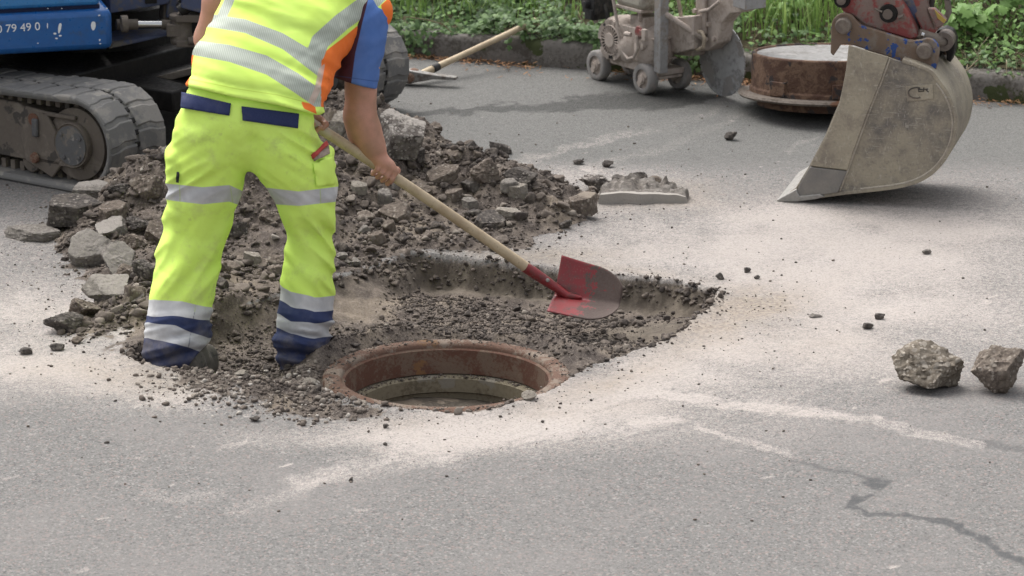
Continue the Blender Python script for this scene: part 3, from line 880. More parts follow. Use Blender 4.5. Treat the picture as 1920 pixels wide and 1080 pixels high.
# the long curved slab with a sawn pale edge
def slab_curved():
    fr = [at(1122, 383), at(1180, 383), at(1240, 381), at(1288, 379)]
    bk = [at(1128, 358), at(1185, 347), at(1235, 350), at(1292, 366)]
    V, F = [], []
    rg = np.random.default_rng(5)
    N, M = 48, 16
    top = []
    for i in range(N + 1):
        u = i / N * 3; k = min(int(u), 2); t = u - k
        a = fr[k] * (1 - t) + fr[k + 1] * t; b = bk[k] * (1 - t) + bk[k + 1] * t
        for j in range(M + 1):
            v = j / M
            p = a * (1 - v) + b * v
            p = p + np.array([0, .012 * float(noise(np.array([p[0] * 14]), np.array([3.0]), seed=6)[0]) * (1 - v), 0])
            h = (0.044 + 0.006 * math.sin(u * 2)) * (1 if j < M else 0.2) * (1.0 if 0 < i < N else .45) * (1 - .35 * sstep(.82, 1.0, np.float64(i / N)))
            rough_ = 0.026 * float(fbm(np.array([p[0] * 30]), np.array([p[1] * 30]), oct=3, seed=8)[0]) * min(1, max(v - .1, 0) * 6)
            V.append([p[0], p[1], h + rough_]); top.append(1.0 if j <= 1 else 0.0)
    n0 = len(V)
    for i in range(N + 1):
        u = i / N * 3; k = min(int(u), 2); t = u - k
        a = fr[k] * (1 - t) + fr[k + 1] * t
        V.append([a[0], a[1] - .002 + .012 * float(noise(np.array([a[0] * 14]), np.array([3.0]), seed=6)[0]), -0.005]); top.append(0.9)
    for i in range(N + 1):
        u = i / N * 3; k = min(int(u), 2); t = u - k
        b = bk[k] * (1 - t) + bk[k + 1] * t
        V.append([b[0], b[1], -0.005]); top.append(0.0)
    for i in range(N):
        for j in range(M):
            q = i * (M + 1) + j
            F.append([q, q + M + 1, q + M + 2, q + 1])
        F.append([n0 + i, n0 + i + 1, (i + 1) * (M + 1), i * (M + 1)])
        F.append([i * (M + 1) + M, (i + 1) * (M + 1) + M, n0 + N + 2 + i, n0 + N + 1 + i])
    F.append([j for j in range(M + 1)] + [n0 + N + 1, n0])
    F.append([N * (M + 1) + j for j in range(M, -1, -1)] + [n0 + N, n0 + 2 * N + 1])
    base = at(1205, 365)
    me = new_mesh('asphalt_plate', np.array(V) - base, F, CH['rim'], {'top': np.array(top) * 2})
    try: me.set_sharp_from_angle(angle=math.radians(50))
    except Exception: pass
    tag(link('asphalt_plate', me, None, tuple(base)), 'long curved asphalt slab with pale sawn edge at the heap\'s right end', 'asphalt plate', 'loose lumps broken out of the road')
slab_curved()

# ------------------------------------------------------------------ the manhole
RUST = grimy('rusty_iron', (0.112, 0.054, 0.038), (0.155, 0.108, 0.08), 9.0, .58, .85, 0.0, 90, .5, .004, (0.185, 0.10, 0.05), 5.0, .66, .2)
RUSTD = grimy('rusty_iron_dusty', (0.13, 0.062, 0.042), (0.205, 0.15, 0.115), 8.0, .62, .85, 0.0, 110, .5, .004, (0.24, 0.12, 0.05), 7.0, .62, .2)
RIMR = grimy('rusty_rim_dusty', (0.125, 0.072, 0.052), (0.21, 0.168, 0.135), 10.0, .52, .9, 0.0, 100, .6, .005, (0.17, 0.10, 0.055), 4.0, .66, .2)
CONC = grimy('shaft_concrete', (0.20, 0.172, 0.122), (0.135, 0.112, 0.078), 6.0, .4, .9, 0.0, 70, .4, .003, (0.21, 0.19, 0.155), 5.0, .6, .2)
MUD = grimy('wet_silt', (0.15, 0.12, 0.09), (0.195, 0.16, 0.125), 7.0, .5, .8, 0.0, 60, .6, .006, (0.08, 0.066, 0.052), 4.0, .56, .3)
mc = np.array([MH[0], MH[1], 0.0])
mo = tag(empty('manhole', (MH[0], MH[1], -0.3)), 'open round manhole with rusty iron frame set in the pit', 'manhole')
m = MB(); m.lathe([(.455, -.15), (.455, -.028), (.392, -.028), (.382, -.034), (.374, -.126), (.43, -.135)], mc, (0, 0, 1), 96, closed=True)
m.build('frame', RUST, mo)
m = MB(); m.lathe([(.458, -.055), (.466, -.045), (.465, -.022), (.458, -.013), (.445, -.009), (.408, -.009), (.398, -.013), (.392, -.022), (.391, -.032), (.40, -.04)], mc, (0, 0, 1), 128, closed=True)
m.build('rim', RIMR, mo)
m = MB(); m.lathe([(.47, -.190), (.47, -.132), (.352, -.132), (.343, -.138), (.340, -.190)], mc, (0, 0, 1), 96, closed=True)
m.build('concrete_ring', CONC, mo)
m = MB(); m.lathe([(.47, -.60), (.47, -.196), (.352, -.196), (.350, -.60)], mc, (0, 0, 1), 96, closed=True)
m.build('concrete_ring', CONC, mo)
# silt at the bottom
V = []; F = []
N, K = 14, 64
for i in range(N + 1):
    for k in range(K):
        r = 0.36 * i / N; a = 2 * math.pi * k / K
        x, y = mc[0] + r * math.cos(a), mc[1] + r * math.sin(a)
        V.append([x, y, -0.200 + 0.016 * float(fbm(np.array([x * 6]), np.array([y * 6]), oct=4, seed=4)[0]) - 0.04 * (y - mc[1])])
for i in range(N):
    for k in range(K):
        F.append([i * K + k, (i + 1) * K + k, (i + 1) * K + (k + 1) % K, i * K + (k + 1) % K])
link('silt', new_mesh('silt', np.array(V) - wloc(mo), F, MUD), mo)
# crumbs lying on the ledge and the rim
rg = np.random.default_rng(44)
a = rg.uniform(0, 2 * math.pi, 1400); r = np.where(rg.uniform(0, 1, 1400) < .5, rg.uniform(.345, .372, 1400), np.where(rg.uniform(0, 1, 1400) < .6, rg.uniform(.43, .456, 1400), rg.uniform(.388, .45, 1400)))
z = np.where(r < .385, -.132, -.010)
P3 = np.column_stack([mc[0] + r * np.cos(a), mc[1] + r * np.sin(a), z])
S = .0022 * (4.0 ** (rg.uniform(0, 1, 1400) ** 2))
tag(link('rim_crumbs', scatter('rim_crumbs', P3, S, stone_mat, np.clip(rg.normal(.38, .22, 1400), 0, 1), BANK1, rg)), 'dirt crumbs on the ledge and rim of the open manhole', None, None, 'stuff')

# ------------------------------------------------------------------ the taken-out manhole cover by the kerb
cc = np.array([1.575, 16.58, 0.0])
RUST2 = grimy('rusty_cover_iron', (0.072, 0.038, 0.026), (0.145, 0.090, 0.060), 12.0, .56, .85, 0.0, 75, .8, .006, (0.038, 0.031, 0.03), 9.0, .55, .3, scratch=(0.2, 0.13, 0.085))
RIMM = grimy('cover_flange_iron', (0.15, 0.125, 0.105), (0.10, 0.08, 0.065), 8.0, .5, .7, 0.1, 60, .4, .003, (0.12, 0.06, 0.035), 7.0, .58)
CAPC = grimy('cover_concrete', (0.205, 0.20, 0.195), (0.15, 0.14, 0.132), 5.0, .45, .75, 0.0, 40, .35, .004, (0.27, 0.26, 0.25), 4.0, .56)
co = tag(empty('manhole_cover', tuple(cc)), 'rusty round cast iron manhole cover filled with concrete, standing by the kerb', 'manhole cover')
m = MB(); m.lathe([(.33, .0), (.37, .0), (.375, .045), (.33, .045)], cc, (0, 0, 1), 80, closed=True); m.build('foot_ring', RUST2, co)
m = MB(); m.lathe([(.40, .046), (.462, .048), (.470, .058), (.462, .070), (.40, .074)], cc, (0, 0, 1), 96, closed=True); m.build('flange', RIMM, co)
m = MB(); m.lathe([(.30, .05), (.412, .070), (.410, .095), (.402, .10), (.402, .265), (.396, .272), (.382, .272), (.378, .262), (.30, .262)], cc, (0, 0, 1), 96, closed=True)
for a in (-2.35, -1.5, -.7, .3, 1.4, 2.5):
    d = np.array([math.cos(a), math.sin(a), 0]); e = np.array([-d[1], d[0], 0])
    m.box(cc + d * .403 + np.array([0, 0, .115]), (.03, .10, .075), (d, e, (0, 0, 1)))
m.build('shell', RUST2, co, .004)
m = MB(); m.lathe([(.001, .266), (.2, .268), (.374, .263), (.374, .20), (.001, .20)], cc, (0, 0, 1), 80); m.build('concrete_fill', CAPC, co)
co.scale = (.96, .96, .96)
co.rotation_euler = (-math.radians(5), 0, 0)
co.location.z += .37 * math.sin(math.radians(5)) - .003
# ------------------------------------------------------------------ kerb, verge and its plants
K0 = np.array([-0.60, 17.86]); K1 = np.array([2.57, 16.71])
KD = (K1 - K0) / np.linalg.norm(K1 - K0); KN = np.array([-KD[1], KD[0]])       # along the kerb, and away from the road
def kp(s, t, z): p = K0 + KD * s + KN * t; return np.array([p[0], p[1], z])

KERB = grimy('kerb_concrete', (0.155, 0.143, 0.13), (0.095, 0.085, 0.073), 4.0, .5, .95, 0.0, 60, .5, .006, (0.05, 0.06, 0.025), 5.0, .52, .2)
V = []; F = []; nj = 0
S = np.arange(-9.0, 10.0, 0.045)
prof = [(0.0, -.02), (0.0, .03), (.004, .10), (.012, .128), (.035, .138), (.15, .14), (.152, .02)]
for s in S:
    for (t, z) in prof:
        gap = 0.02 if abs(((s + .3) % 1.0)) < .03 else 0.0
        d = .007 * float(fbm(np.array([s * 3]), np.array([z * 14]), oct=3, seed=9)[0])
        V.append(kp(s, t + d + gap, z - gap * .5))
for i in range(len(S) - 1):
    for j in range(len(prof) - 1):
        q = i * len(prof) + j
        F.append([q, q + len(prof), q + len(prof) + 1, q + 1])
tag(link('kerb', new_mesh('kerb', np.array(V), F, KERB)), 'weathered concrete kerb stones along the back of the road', None, None, 'structure')

def bank(s, t):
    return 0.135 + 0.34 * np.maximum(t - .1, 0) + 0.04 * fbm(s * 1.5, t * 1.5, oct=3, seed=81) * np.clip(t - .1, 0, 1)
ss = np.concatenate([np.linspace(-60, -9, 20), np.arange(-8.9, 9, .06), np.linspace(9.1, 60, 20)]); tt = np.concatenate([np.arange(.13, 4, .06), np.linspace(4.2, 40, 20)])
SS, TT = np.meshgrid(ss, tt, indexing='ij')
Z = bank(SS, TT)
V = np.stack([K0[0] + KD[0] * SS + KN[0] * TT, K0[1] + KD[1] * SS + KN[1] * TT, Z], -1).reshape(-1, 3)
a_, b_ = len(ss), len(tt)
ii, jj = np.meshgrid(np.arange(a_ - 1), np.arange(b_ - 1), indexing='ij'); q = (ii * b_ + jj).ravel()
n = NT('verge_soil')
c = n.mix(n.noise(6, 5), (0.045, 0.042, 0.022), (0.10, 0.085, 0.055)); c = n.mix(n.rng(n.noise(40, 4), .5, .7), c, (0.14, 0.115, 0.075))
VS = n.fin(c, .95, n.noise(50, 5), .8, .02, spec=.1)
tag(link('verge', new_mesh('verge', V, np.stack([q, q + b_, q + b_ + 1, q + 1], 1), VS)), 'earth bank behind the kerb', None, None, 'structure')

def leaf_mat(name, cols, tr=0.25, rough=.55):
    n = NT(name)
    t = n.attr('tone')
    c = n.mix(n.rng(t, 0, .5), cols[0], cols[1]); c = n.mix(n.rng(t, .5, 1.0), c, cols[2])
    c = n.mix(n.rng(n.noise(60, 2), .5, .8, 0, .3), c, tuple(x * 1.35 for x in cols[2]))
    m = n.fin(c, rough, spec=.35)
    tl = n.n('ShaderNodeBsdfTranslucent'); n.put(tl.inputs[0], c)
    ms = n.n('ShaderNodeMixShader'); ms.inputs[0].default_value = tr
    out = [o for o in n.t.nodes if o.type == 'OUTPUT_MATERIAL'][0]
    n.L(n.p.outputs[0], ms.inputs[1]); n.L(tl.outputs[0], ms.inputs[2]); n.L(ms.outputs[0], out.inputs[0])
    return m
IVY = leaf_mat('ivy_green', [(0.045, 0.085, 0.03), (0.10, 0.175, 0.06), (0.18, 0.27, 0.10)])
WEED = leaf_mat('weed_green', [(0.085, 0.165, 0.045), (0.16, 0.285, 0.075), (0.245, 0.385, 0.12)], .3)
GRASS = leaf_mat('grass_green', [(0.12, 0.20, 0.05), (0.21, 0.335, 0.085), (0.33, 0.44, 0.15)], .3)
STRAW = leaf_mat('straw', [(0.19, 0.155, 0.085), (0.30, 0.245, 0.145), (0.40, 0.34, 0.22)], .1)
LITTER = leaf_mat('needle_litter', [(0.12, 0.055, 0.025), (0.235, 0.115, 0.05), (0.33, 0.20, 0.10)], .05, .8)

def frames(nrm, rg):
    nrm = nrm / np.linalg.norm(nrm, axis=1)[:, None]
    r = rg.normal(size=nrm.shape); u = np.cross(nrm, r); u /= np.linalg.norm(u, axis=1)[:, None]
    return u, np.cross(nrm, u), nrm

def leaves(P, nrm, size, tone, rg, shape, cup=.15):
    """shape: outline points (u along leaf, v across), one fan per leaf"""
    u, v, w_ = frames(nrm, rg)
    sh = np.array(shape, float); k = len(sh)
    n_ = len(P)
    pts = np.concatenate([[[.35, 0]], sh])
    bend = -cup * (np.abs(pts[:, 1]) * 1.3 + pts[:, 0] ** 2 * .6) ; bend[0] = .0
    W = P[:, None, :] + size[:, None, None] * (pts[None, :, 0:1] * u[:, None] + pts[None, :, 1:2] * v[:, None] + bend[None, :, None] * w_[:, None])
    fan = np.array([[0, 1 + i, 1 + (i + 1) % k] for i in range(k)])
    F = (fan[None] + (np.arange(n_) * (k + 1))[:, None, None]).reshape(-1, 3)
    return W.reshape(-1, 3), F, np.repeat(tone, k + 1)
OVAL = [(0, 0), (.25, .28), (.55, .32), (.85, .16), (1.05, 0), (.85, -.16), (.55, -.32), (.25, -.28)]
IVYS = [(0, 0), (-.05, .34), (.28, .30), (.42, .55), (.62, .24), (1.0, 0), (.62, -.24), (.42, -.55), (.28, -.30), (-.05, -.34)]
LOBE = [(0, 0), (.05, .35), (.3, .26), (.35, .6), (.55, .36), (.72, .42), (.78, .18), (1.0, 0), (.78, -.18), (.72, -.42), (.55, -.36), (.35, -.6), (.3, -.26), (.05, -.35)]
NARROW = [(0, 0), (.3, .10), (.65, .09), (1.0, 0), (.65, -.09), (.3, -.10)]

def merge(parts):
    Vs, Fs, Ts, o = [], [], [], 0
    for V, F, T in parts:
        Vs.append(V); Fs.append(F + o); Ts.append(T); o += len(V)
    return np.concatenate(Vs), np.concatenate(Fs), np.concatenate(Ts)

def at_bank(s, t, h): return np.column_stack([K0[0] + KD[0] * s + KN[0] * t, K0[1] + KD[1] * s + KN[1] * t, bank(s, t) + h])

def sx(px):
    """kerb coordinate under a column of the photograph"""
    p = at(px, 110); return float((np.array([p[0], p[1]]) - K0) @ KD)

# ivy creeping over the kerb
rg = np.random.default_rng(301)
N = 36000
s = rg.uniform(-3.2, 4.6, N); t = .02 + rg.exponential(.24, N)
dens = np.clip(.55 + .9 * fbm(s * 2.2, t * 3, oct=3, seed=82), .05, 1)
leftw = np.where(s < sx(1420), 1.0, .25)
k = (rg.uniform(0, 1, N) < dens * leftw) & (t < 1.1)
s, t = s[k], t[k]; N = len(s)
h = rg.uniform(.005, .10, N) * np.clip(.4 + fbm(s * 3, t * 4, oct=2, seed=83), .1, 1.2)
P = at_bank(s, t, h)
over = rg.uniform(0, 1, N) < .28                       # trailing down the kerb face
ov = over & (fbm(s * 3.0, s * 0 + 2, oct=2, seed=84) > 0.02) & (t < .25)
P[ov] = np.array([kp(a, -.012 - .012 * b, .135 - .11 * c ** 1.6) for a, b, c in zip(s[ov], rg.uniform(0, 1, ov.sum()), rg.uniform(0, 1, ov.sum()))])
nrm = np.column_stack([rg.normal(0, .45, N), rg.normal(-.45, .4, N), np.full(N, .9)]); nrm[ov] = np.column_stack([rg.normal(-.3, .3, ov.sum()), np.full(ov.sum(), -1.0), rg.normal(.4, .3, ov.sum())])
tone = np.clip(rg.normal(.45, .26, N), 0, 1)
V, F, T = leaves(P, nrm, rg.uniform(.016, .038, N), tone, rg, IVYS)
tag(link('ivy', new_mesh('ivy', V, F, IVY, {'tone': T})), 'low ivy leaves creeping along the top of the kerb', None, None, 'stuff')

# small-leaved cover
rg = np.random.default_rng(302)
N = 34000
s = rg.uniform(-3.4, 5.2, N); t = rg.uniform(.10, 2.2, N)
k = rg.uniform(0, 1, N) < np.clip(.5 + 1.1 * fbm(s * 1.6, t * 2, oct=3, seed=85), .08, 1)
s, t = s[k], t[k]; N = len(s)
P = at_bank(s, t, rg.uniform(.02, .2, N) * np.clip(.5 + fbm(s * 2, t * 2, oct=2, seed=86), .15, 1.3))
nrm = np.column_stack([rg.normal(0, .5, N), rg.normal(-.35, .45, N), np.full(N, .9)])
V, F, T = leaves(P, nrm, rg.uniform(.014, .042, N), np.clip(rg.normal(.5, .27, N), 0, 1), rg, OVAL)
tag(link('ground_cover', new_mesh('ground_cover', V, F, WEED, {'tone': T})), 'mixed small-leaved green weeds covering the verge', None, None, 'stuff')

# grass and straw
def blades(name, N, srange, trange, hr, wr, mat, label, seed, lean=.5, droop=.5, dfn=None):
    rg = np.random.default_rng(seed)
    s = rg.uniform(*srange, N); t = trange[0] + (trange[1] - trange[0]) * rg.uniform(0, 1, N)
    if dfn is not None:
        k = rg.uniform(0, 1, N) < dfn(s, t); s, t = s[k], t[k]; N = len(s)
    B = at_bank(s, t, -.005)
    H_ = rg.uniform(*hr, N); W = rg.uniform(*wr, N)
    an = rg.uniform(0, 2 * math.pi, N); ln = rg.uniform(.05, lean, N)
    dr = np.column_stack([np.cos(an), np.sin(an) - .35, np.zeros(N)])
    sd_ = np.column_stack([-np.sin(an), np.cos(an), np.zeros(N)])
    L5 = np.linspace(0, 1, 5)
    V = np.zeros((N, 9, 3))
    for i, q in enumerate(L5):
        c = B + np.array([0, 0, 1.0]) * (H_ * (q - droop * ln * q ** 3))[:, None] + dr * (H_ * ln * q ** 1.8)[:, None]
        wd = (W * (1 - q ** 1.6))[:, None]
        if i < 4: V[:, 2 * i] = c - sd_ * wd; V[:, 2 * i + 1] = c + sd_ * wd
        else: V[:, 8] = c
    fq = np.array([[0, 1, 3], [0, 3, 2], [2, 3, 5], [2, 5, 4], [4, 5, 7], [4, 7, 6], [6, 7, 8]])
    F = (fq[None] + (np.arange(N) * 9)[:, None, None]).reshape(-1, 3)
    T = np.repeat(np.clip(rg.normal(.5, .27, N), 0, 1), 9)
    tag(link(name, new_mesh(name, V.reshape(-1, 3), F, mat, {'tone': T})), label, None, None, 'stuff')
gd = lambda s, t: np.clip(.35 + 1.2 * fbm(s * 1.3, t * 1.3, oct=2, seed=87), .06, 1)
blades('grass', 20000, (-3.4, 5.4), (.16, 2.6), (.08, .26), (.0015, .0045), GRASS, 'tufts of green grass on the verge', 303, .8, .5, gd)
mid_ = lambda s, t: np.clip(np.exp(-((s - sx(1480)) / .5) ** 2) * 1.1 + np.exp(-((s - sx(860)) / .7) ** 2 - ((t - .8) / .7) ** 2) * 1.2, 0, 1)
blades('tall_grass', 14000, (-3, 4.6), (.22, 2.2), (.18, .42), (.0025, .007), GRASS, 'taller grass clumps between the weeds', 304, .7, .6, mid_)
rt = lambda s, t: np.clip(np.exp(-((s - sx(1890)) / .22) ** 2 - ((t - .16) / .14) ** 2) + .9 * np.exp(-((s - sx(1800)) / .12) ** 2 - ((t - .2) / .12) ** 2) + .10 * np.exp(-((t - .2) / .15) ** 2), 0, 1)
blades('dry_grass', 2600, (-2.5, 5.0), (.02, .6), (.08, .26), (.001, .0025), STRAW, 'pale dry grass hanging over the kerb', 305, 1.4, 1.4, rt)

# needle litter in the gutter
rg = np.random.default_rng(306)
N = 8000
s = rg.uniform(-2.2, 4.2, N); t = -rg.exponential(.05, N) - .004
k = rg.uniform(0, 1, N) < np.clip(.25 + 1.5 * fbm(s * 2.0, t * 3, oct=3, seed=88), .03, 1); s, t = s[k], t[k]; N = len(s)
P = np.column_stack([K0[0] + KD[0] * s + KN[0] * t, K0[1] + KD[1] * s + KN[1] * t, rg.uniform(.003, .018, N)])
P[:, 2] += .004
V, F, T = leaves(P, np.column_stack([rg.normal(0, .35, N), rg.normal(0, .35, N), np.ones(N)]), rg.uniform(.014, .04, N), np.clip(rg.normal(.5, .28, N), 0, 1), rg, NARROW, .02)
tag(link('leaf_litter', new_mesh('leaf_litter', V, F, LITTER, {'tone': T})), 'orange brown needles and dry leaves in the gutter', None, None, 'stuff')

# single broad-leaved weeds
def weed(px, t, hgt, nl, lsize, label, seed, shape=LOBE, spread=.10, mat=WEED, tonemu=.6):
    rg = np.random.default_rng(seed)
    s0 = sx(px)
    b = at_bank(np.array([s0]), np.array([t]), 0)[0]
    o = tag(empty('leafy_weed', tuple(b)), label, 'weed', 'broad-leaved weeds on the verge')
    mb = MB(); Ps, Ns = [], []
    for k in range(max(3, nl // 7)):
        a = rg.uniform(0, 6.28); rr = spread * rg.uniform(.3, 1)
        tip = b + np.array([math.cos(a) * rr, math.sin(a) * rr, hgt * rg.uniform(.7, 1.05)])
        md = (b + tip) / 2 + np.array([0, 0, hgt * .12])
        mb.tube([b, md, tip], [.0035, .0026, .0012], 5)
        for j in range(7):
            q = rg.uniform(.35, 1.05); p = b * (1 - q) ** 2 + 2 * md * q * (1 - q) + tip * q * q
            a2 = rg.uniform(0, 6.28)
            Ps.append(p + np.array([math.cos(a2), math.sin(a2), rg.uniform(-.3, .3)]) * lsize * .5)
            Ns.append([math.cos(a2) * .5 + rg.normal(0, .2), math.sin(a2) * .5 - .35, .9])
    mb.build('stem', mat, o)
    Ps, Ns = np.array(Ps), np.array(Ns)
    V, F, T = leaves(Ps, Ns, rg.uniform(.6, 1.15, len(Ps)) * lsize, np.clip(rg.normal(tonemu, .2, len(Ps)), 0, 1), rg, shape)
    link('foliage', new_mesh('foliage', V - b, F, mat, {'tone': T}), o)
weed(1838, .30, .22, 42, .07, 'big-leaved weed right of the bucket arm, nearest the kerb', 401)
weed(1885, .36, .20, 42, .08, 'broad-leaved weed at the right edge above the dry grass', 402)
weed(1800, .55, .30, 42, .075, 'leafy weed standing directly behind the red arm\'s hose', 403)
weed(1870, .75, .34, 49, .07, 'tall leafy weed at the upper right corner', 404)
weed(1925, .55, .30, 42, .08, 'broad-leaved weed cut by the right frame edge', 405)
weed(1500, .42, .16, 28, .055, 'light green lobed weed above the manhole cover', 406, tonemu=.8)
weed(1525, .70, .20, 28, .06, 'pale weed left of the bucket pin', 407, tonemu=.7)
weed(1398, .22, .12, 42, .035, 'dense small-leaved herb just right of the saw blade', 408, OVAL, .10, IVY, .7)
weed(930, .40, .22, 28, .06, 'leafy weed above the pickaxe handle\'s end', 409, OVAL)
weed(800, .60, .28, 35, .07, 'broad light weed at the verge top left of the pickaxe', 410, OVAL, .12, WEED, .8)
weed(905, .85, .30, 35, .075, 'broad light weed at the verge top in the middle', 411, OVAL, .12, WEED, .8)
weed(1010, .55, .24, 35, .06, 'leafy weed between pickaxe handle and floor saw', 412, LOBE, .1)
weed(1075, .8, .32, 35, .06, 'leafy weed at the verge top left of the saw engine', 413, LOBE, .1)
weed(1440, .8, .32, 35, .06, 'tall weed right of the saw guard', 414, NARROW, .14, GRASS, .6)
for px, py, pts, lab in ((780, 30, [(757, 31), (800, 37), (830, 45), (846, 60)], 'pale dry stalk arching over the ivy left of the pickaxe'),
                         (1490, 80, [(1488, 0), (1492, 50), (1502, 80), (1530, 86)], 'pale green stalk curving down to the manhole cover'),
                         (1815, 120, [(1795, 138), (1815, 130), (1834, 112)], 'straw stalk lying over the kerb beside the bucket')):
    Y = 17.75 - (px - 750) * 0.00098 - (0.02 if px < 1000 else .1)
    P = [at(a, b, y=Y - .05 * (k == 0)) for k, (a, b) in enumerate(pts)]
    fine = []
    for i in range(len(P) - 1):
        for q in np.linspace(0, 1, 5)[:-1]: fine.append(P[i] * (1 - q) + P[i + 1] * q)
    fine.append(P[-1])
    mb = MB(); mb.tube(fine, .0035, 6)
    o = mb.build('dry_stalk', STRAW if px != 1490 else GRASS, None, loc=P[0])
    tag(o, lab, 'stalk')
# ------------------------------------------------------------------ floor saw
DUSTM = grimy('slurry_coated_metal', (0.40, 0.343, 0.30), (0.315, 0.265, 0.228), 8.0, .45, .8, 0.0, 50, .3, .003, (0.27, 0.235, 0.205), 12, .6)
DUSTG = grimy('slurry_grey_metal', (0.30, 0.295, 0.29), (0.27, 0.24, 0.215), 8.0, .45, .7, 0.1, 50, .25, .002, (0.28, 0.25, 0.22), 12, .6)
WHEELM = grimy('dusty_grey_rubber', (0.23, 0.22, 0.21), (0.30, 0.275, 0.255), 14.0, .5, .9, 0.0, 80, .4, .003, (0.26, 0.245, 0.235), 20, .62)
BLACKP = grimy('black_plastic', (0.02, 0.02, 0.021), (0.06, 0.055, 0.05), 10.0, .45, .6, 0.0, 50, .2, .002)
CREAM = grimy('cream_tank', (0.36, 0.335, 0.28), (0.25, 0.215, 0.18), 8.0, .45, .6, 0.0, 40, .2, .002)
REDM = grimy('red_paint_muddy', (0.215, 0.05, 0.047), (0.20, 0.145, 0.125), 8.0, .70, .6, 0.0, 50, .3, .003, (0.24, 0.07, 0.06), 9, .58)
BLADEM = grimy('saw_blade_steel', (0.40, 0.40, 0.40), (0.25, 0.245, 0.24), 6.0, .5, .5, 0.15, 40, .15, .002, (0.29, 0.275, 0.26), 7, .55)
HOSEM = grimy('beige_hose', (0.37, 0.31, 0.235), (0.25, 0.21, 0.165), 12.0, .4, .6)
SO = at(1203, 177)
E1 = np.array([.57, -.82, 0]); E1 /= np.linalg.norm(E1); E2 = np.array([-E1[1], E1[0], 0])
def sp(px, py, q):                       # point of the photo on the saw's own upright plane q metres in
    return at_plane(px, py, SO + E2 * q, E2)
EZ = np.array([0, 0, 1.0])
saw = tag(empty('floor_saw', tuple(SO)), 'walk-behind concrete floor saw coated in grey slurry, standing by the kerb', 'floor saw')
WR = .079
wheel_c = [SO + EZ * WR, SO - E1 * .40 + EZ * WR, SO + E2 * .215 + EZ * WR, SO - E1 * .40 + E2 * .215 + EZ * WR]
for c_ in wheel_c:
    c0 = c_ - E2 * .0
    m = MB(); m.lathe([(.05, -.002), (.068, -.004), (.075, .0), (WR, .008), (WR, .040), (.075, .048), (.05, .046)], c0, E2, 40, closed=True)
    wl = m.build('wheel', WHEELM, saw)
    m = MB(); m.lathe([(.001, -.012), (.017, -.012), (.019, -.006), (.026, -.006), (.027, .006), (.05, .010), (.05, .036), (.001, .036)], c0, E2, 32)
    for k in range(2):
        a = .8 + k * math.pi
        m.box(c0 + (E1 * math.cos(a) + EZ * math.sin(a)) * .037 + E2 * .006, (.028, .030, .012), (E1 * math.cos(a) + EZ * math.sin(a), -E1 * math.sin(a) + EZ * math.cos(a), E2))
    m.build('rim', DUSTM, wl)
RS = (E1, E2, EZ)
m = MB((SO, RS))
m.box((-.2, .125, .115), (.56, .17, .03)); m.tube([(0, .03, WR), (0, .22, WR)], .013, 10); m.tube([(-.4, .03, WR), (-.4, .22, WR)], .013, 10)
m.box((.03, .13, .088), (.085, .15, .016))
m.box((-.38, .06, .10), (.05, .03, .05)); m.box((-.38, .19, .10), (.05, .03, .05))
m.build('chassis', DUSTM, saw, .004)
# mast
pm0 = sp(1239, 132, .055); 
m = MB(); m.box(pm0 + EZ * .42, (.062, .045, .86), RS); m.box(pm0 + EZ * .42 + E2 * -.024 + E1 * .022, (.012, .006, .86), RS)
m.box(pm0 + EZ * .86 - E1 * .3, (.66, .05, .05), RS)
m.build('mast', DUSTG, saw, .005)
# engine
ec = sp(1146, 75, -.01)
m = MB(); m.lathe([(.001, .05), (.10, .05), (.118, .075), (.122, .11), (.118, .17), (.10, .19), (.001, .19)], ec - E2 * .05 + E2 * .0, E2, 48)
m.lathe([(.10, .0), (.104, .0), (.116, .06), (.10, .06)], ec, E2, 48, closed=True)
m.box(ec + E1 * .11 + E2 * .1 + EZ * .005, (.20, .17, .17), RS)
m.box(ec + E1 * .13 + E2 * .10 + EZ * -.10, (.22, .15, .06), RS)
m.box(ec + E1 * .16 + E2 * .11 + EZ * .10, (.12, .13, .09), RS)
m.ball(ec + E1 * .10 + E2 * .11 + EZ * -.02, (.125, .125, .12), 14)
m.ball(ec + E1 * .20 + E2 * .12 + EZ * -.02, (.11, .12, .125), 14)
for k in range(4): m.box(ec + E1 * .27 + E2 * .12 + EZ * (-.06 + .035 * k), (.08, .14, .010), RS)
eng = m.build('engine', DUSTM, saw, .012)
m = MB(); m.lathe([(.001, .0), (.098, .0), (.098, .04), (.001, .04)], ec - E2 * .002, E2, 40); m.build('starter_recess', BLACKP, eng)
m = MB()
m.lathe([(.001, -.016), (.036, -.016), (.040, -.010), (.001, .004)], ec, E2, 32)
m.lathe([(.074, -.010), (.078, -.012), (.080, -.006), (.080, .006), (.074, .006)], ec, E2, 48, closed=True)
m.lathe([(.098, .0), (.104, .002), (.106, .04), (.098, .04)], ec, E2, 48, closed=True)
for k in range(24):
    a = k * 2 * math.pi / 24; d = E1 * math.cos(a) + EZ * math.sin(a); e_ = -E1 * math.sin(a) + EZ * math.cos(a)
    m.box(ec + d * .057 - E2 * .006, (.040, .0055, .012), (d, e_, E2))
for g0 in (0.5, 1.45, 2.6, 3.9, 5.2):
    for k in range(9):
        a = g0 + k * .075; d = E1 * math.cos(a) + EZ * math.sin(a); e_ = -E1 * math.sin(a) + EZ * math.cos(a)
        m.box(ec + d * .092 + E2 * .008, (.030, .0055, .030), (d, e_, E2))
    a = g0 - .12; d = E1 * math.cos(a) + EZ * math.sin(a); e_ = -E1 * math.sin(a) + EZ * math.cos(a)
    m.box(ec + d * .090 + E2 * .010, (.032, .022, .032), (d, e_, E2))
m.build('recoil_starter', DUSTM, eng, .0015)
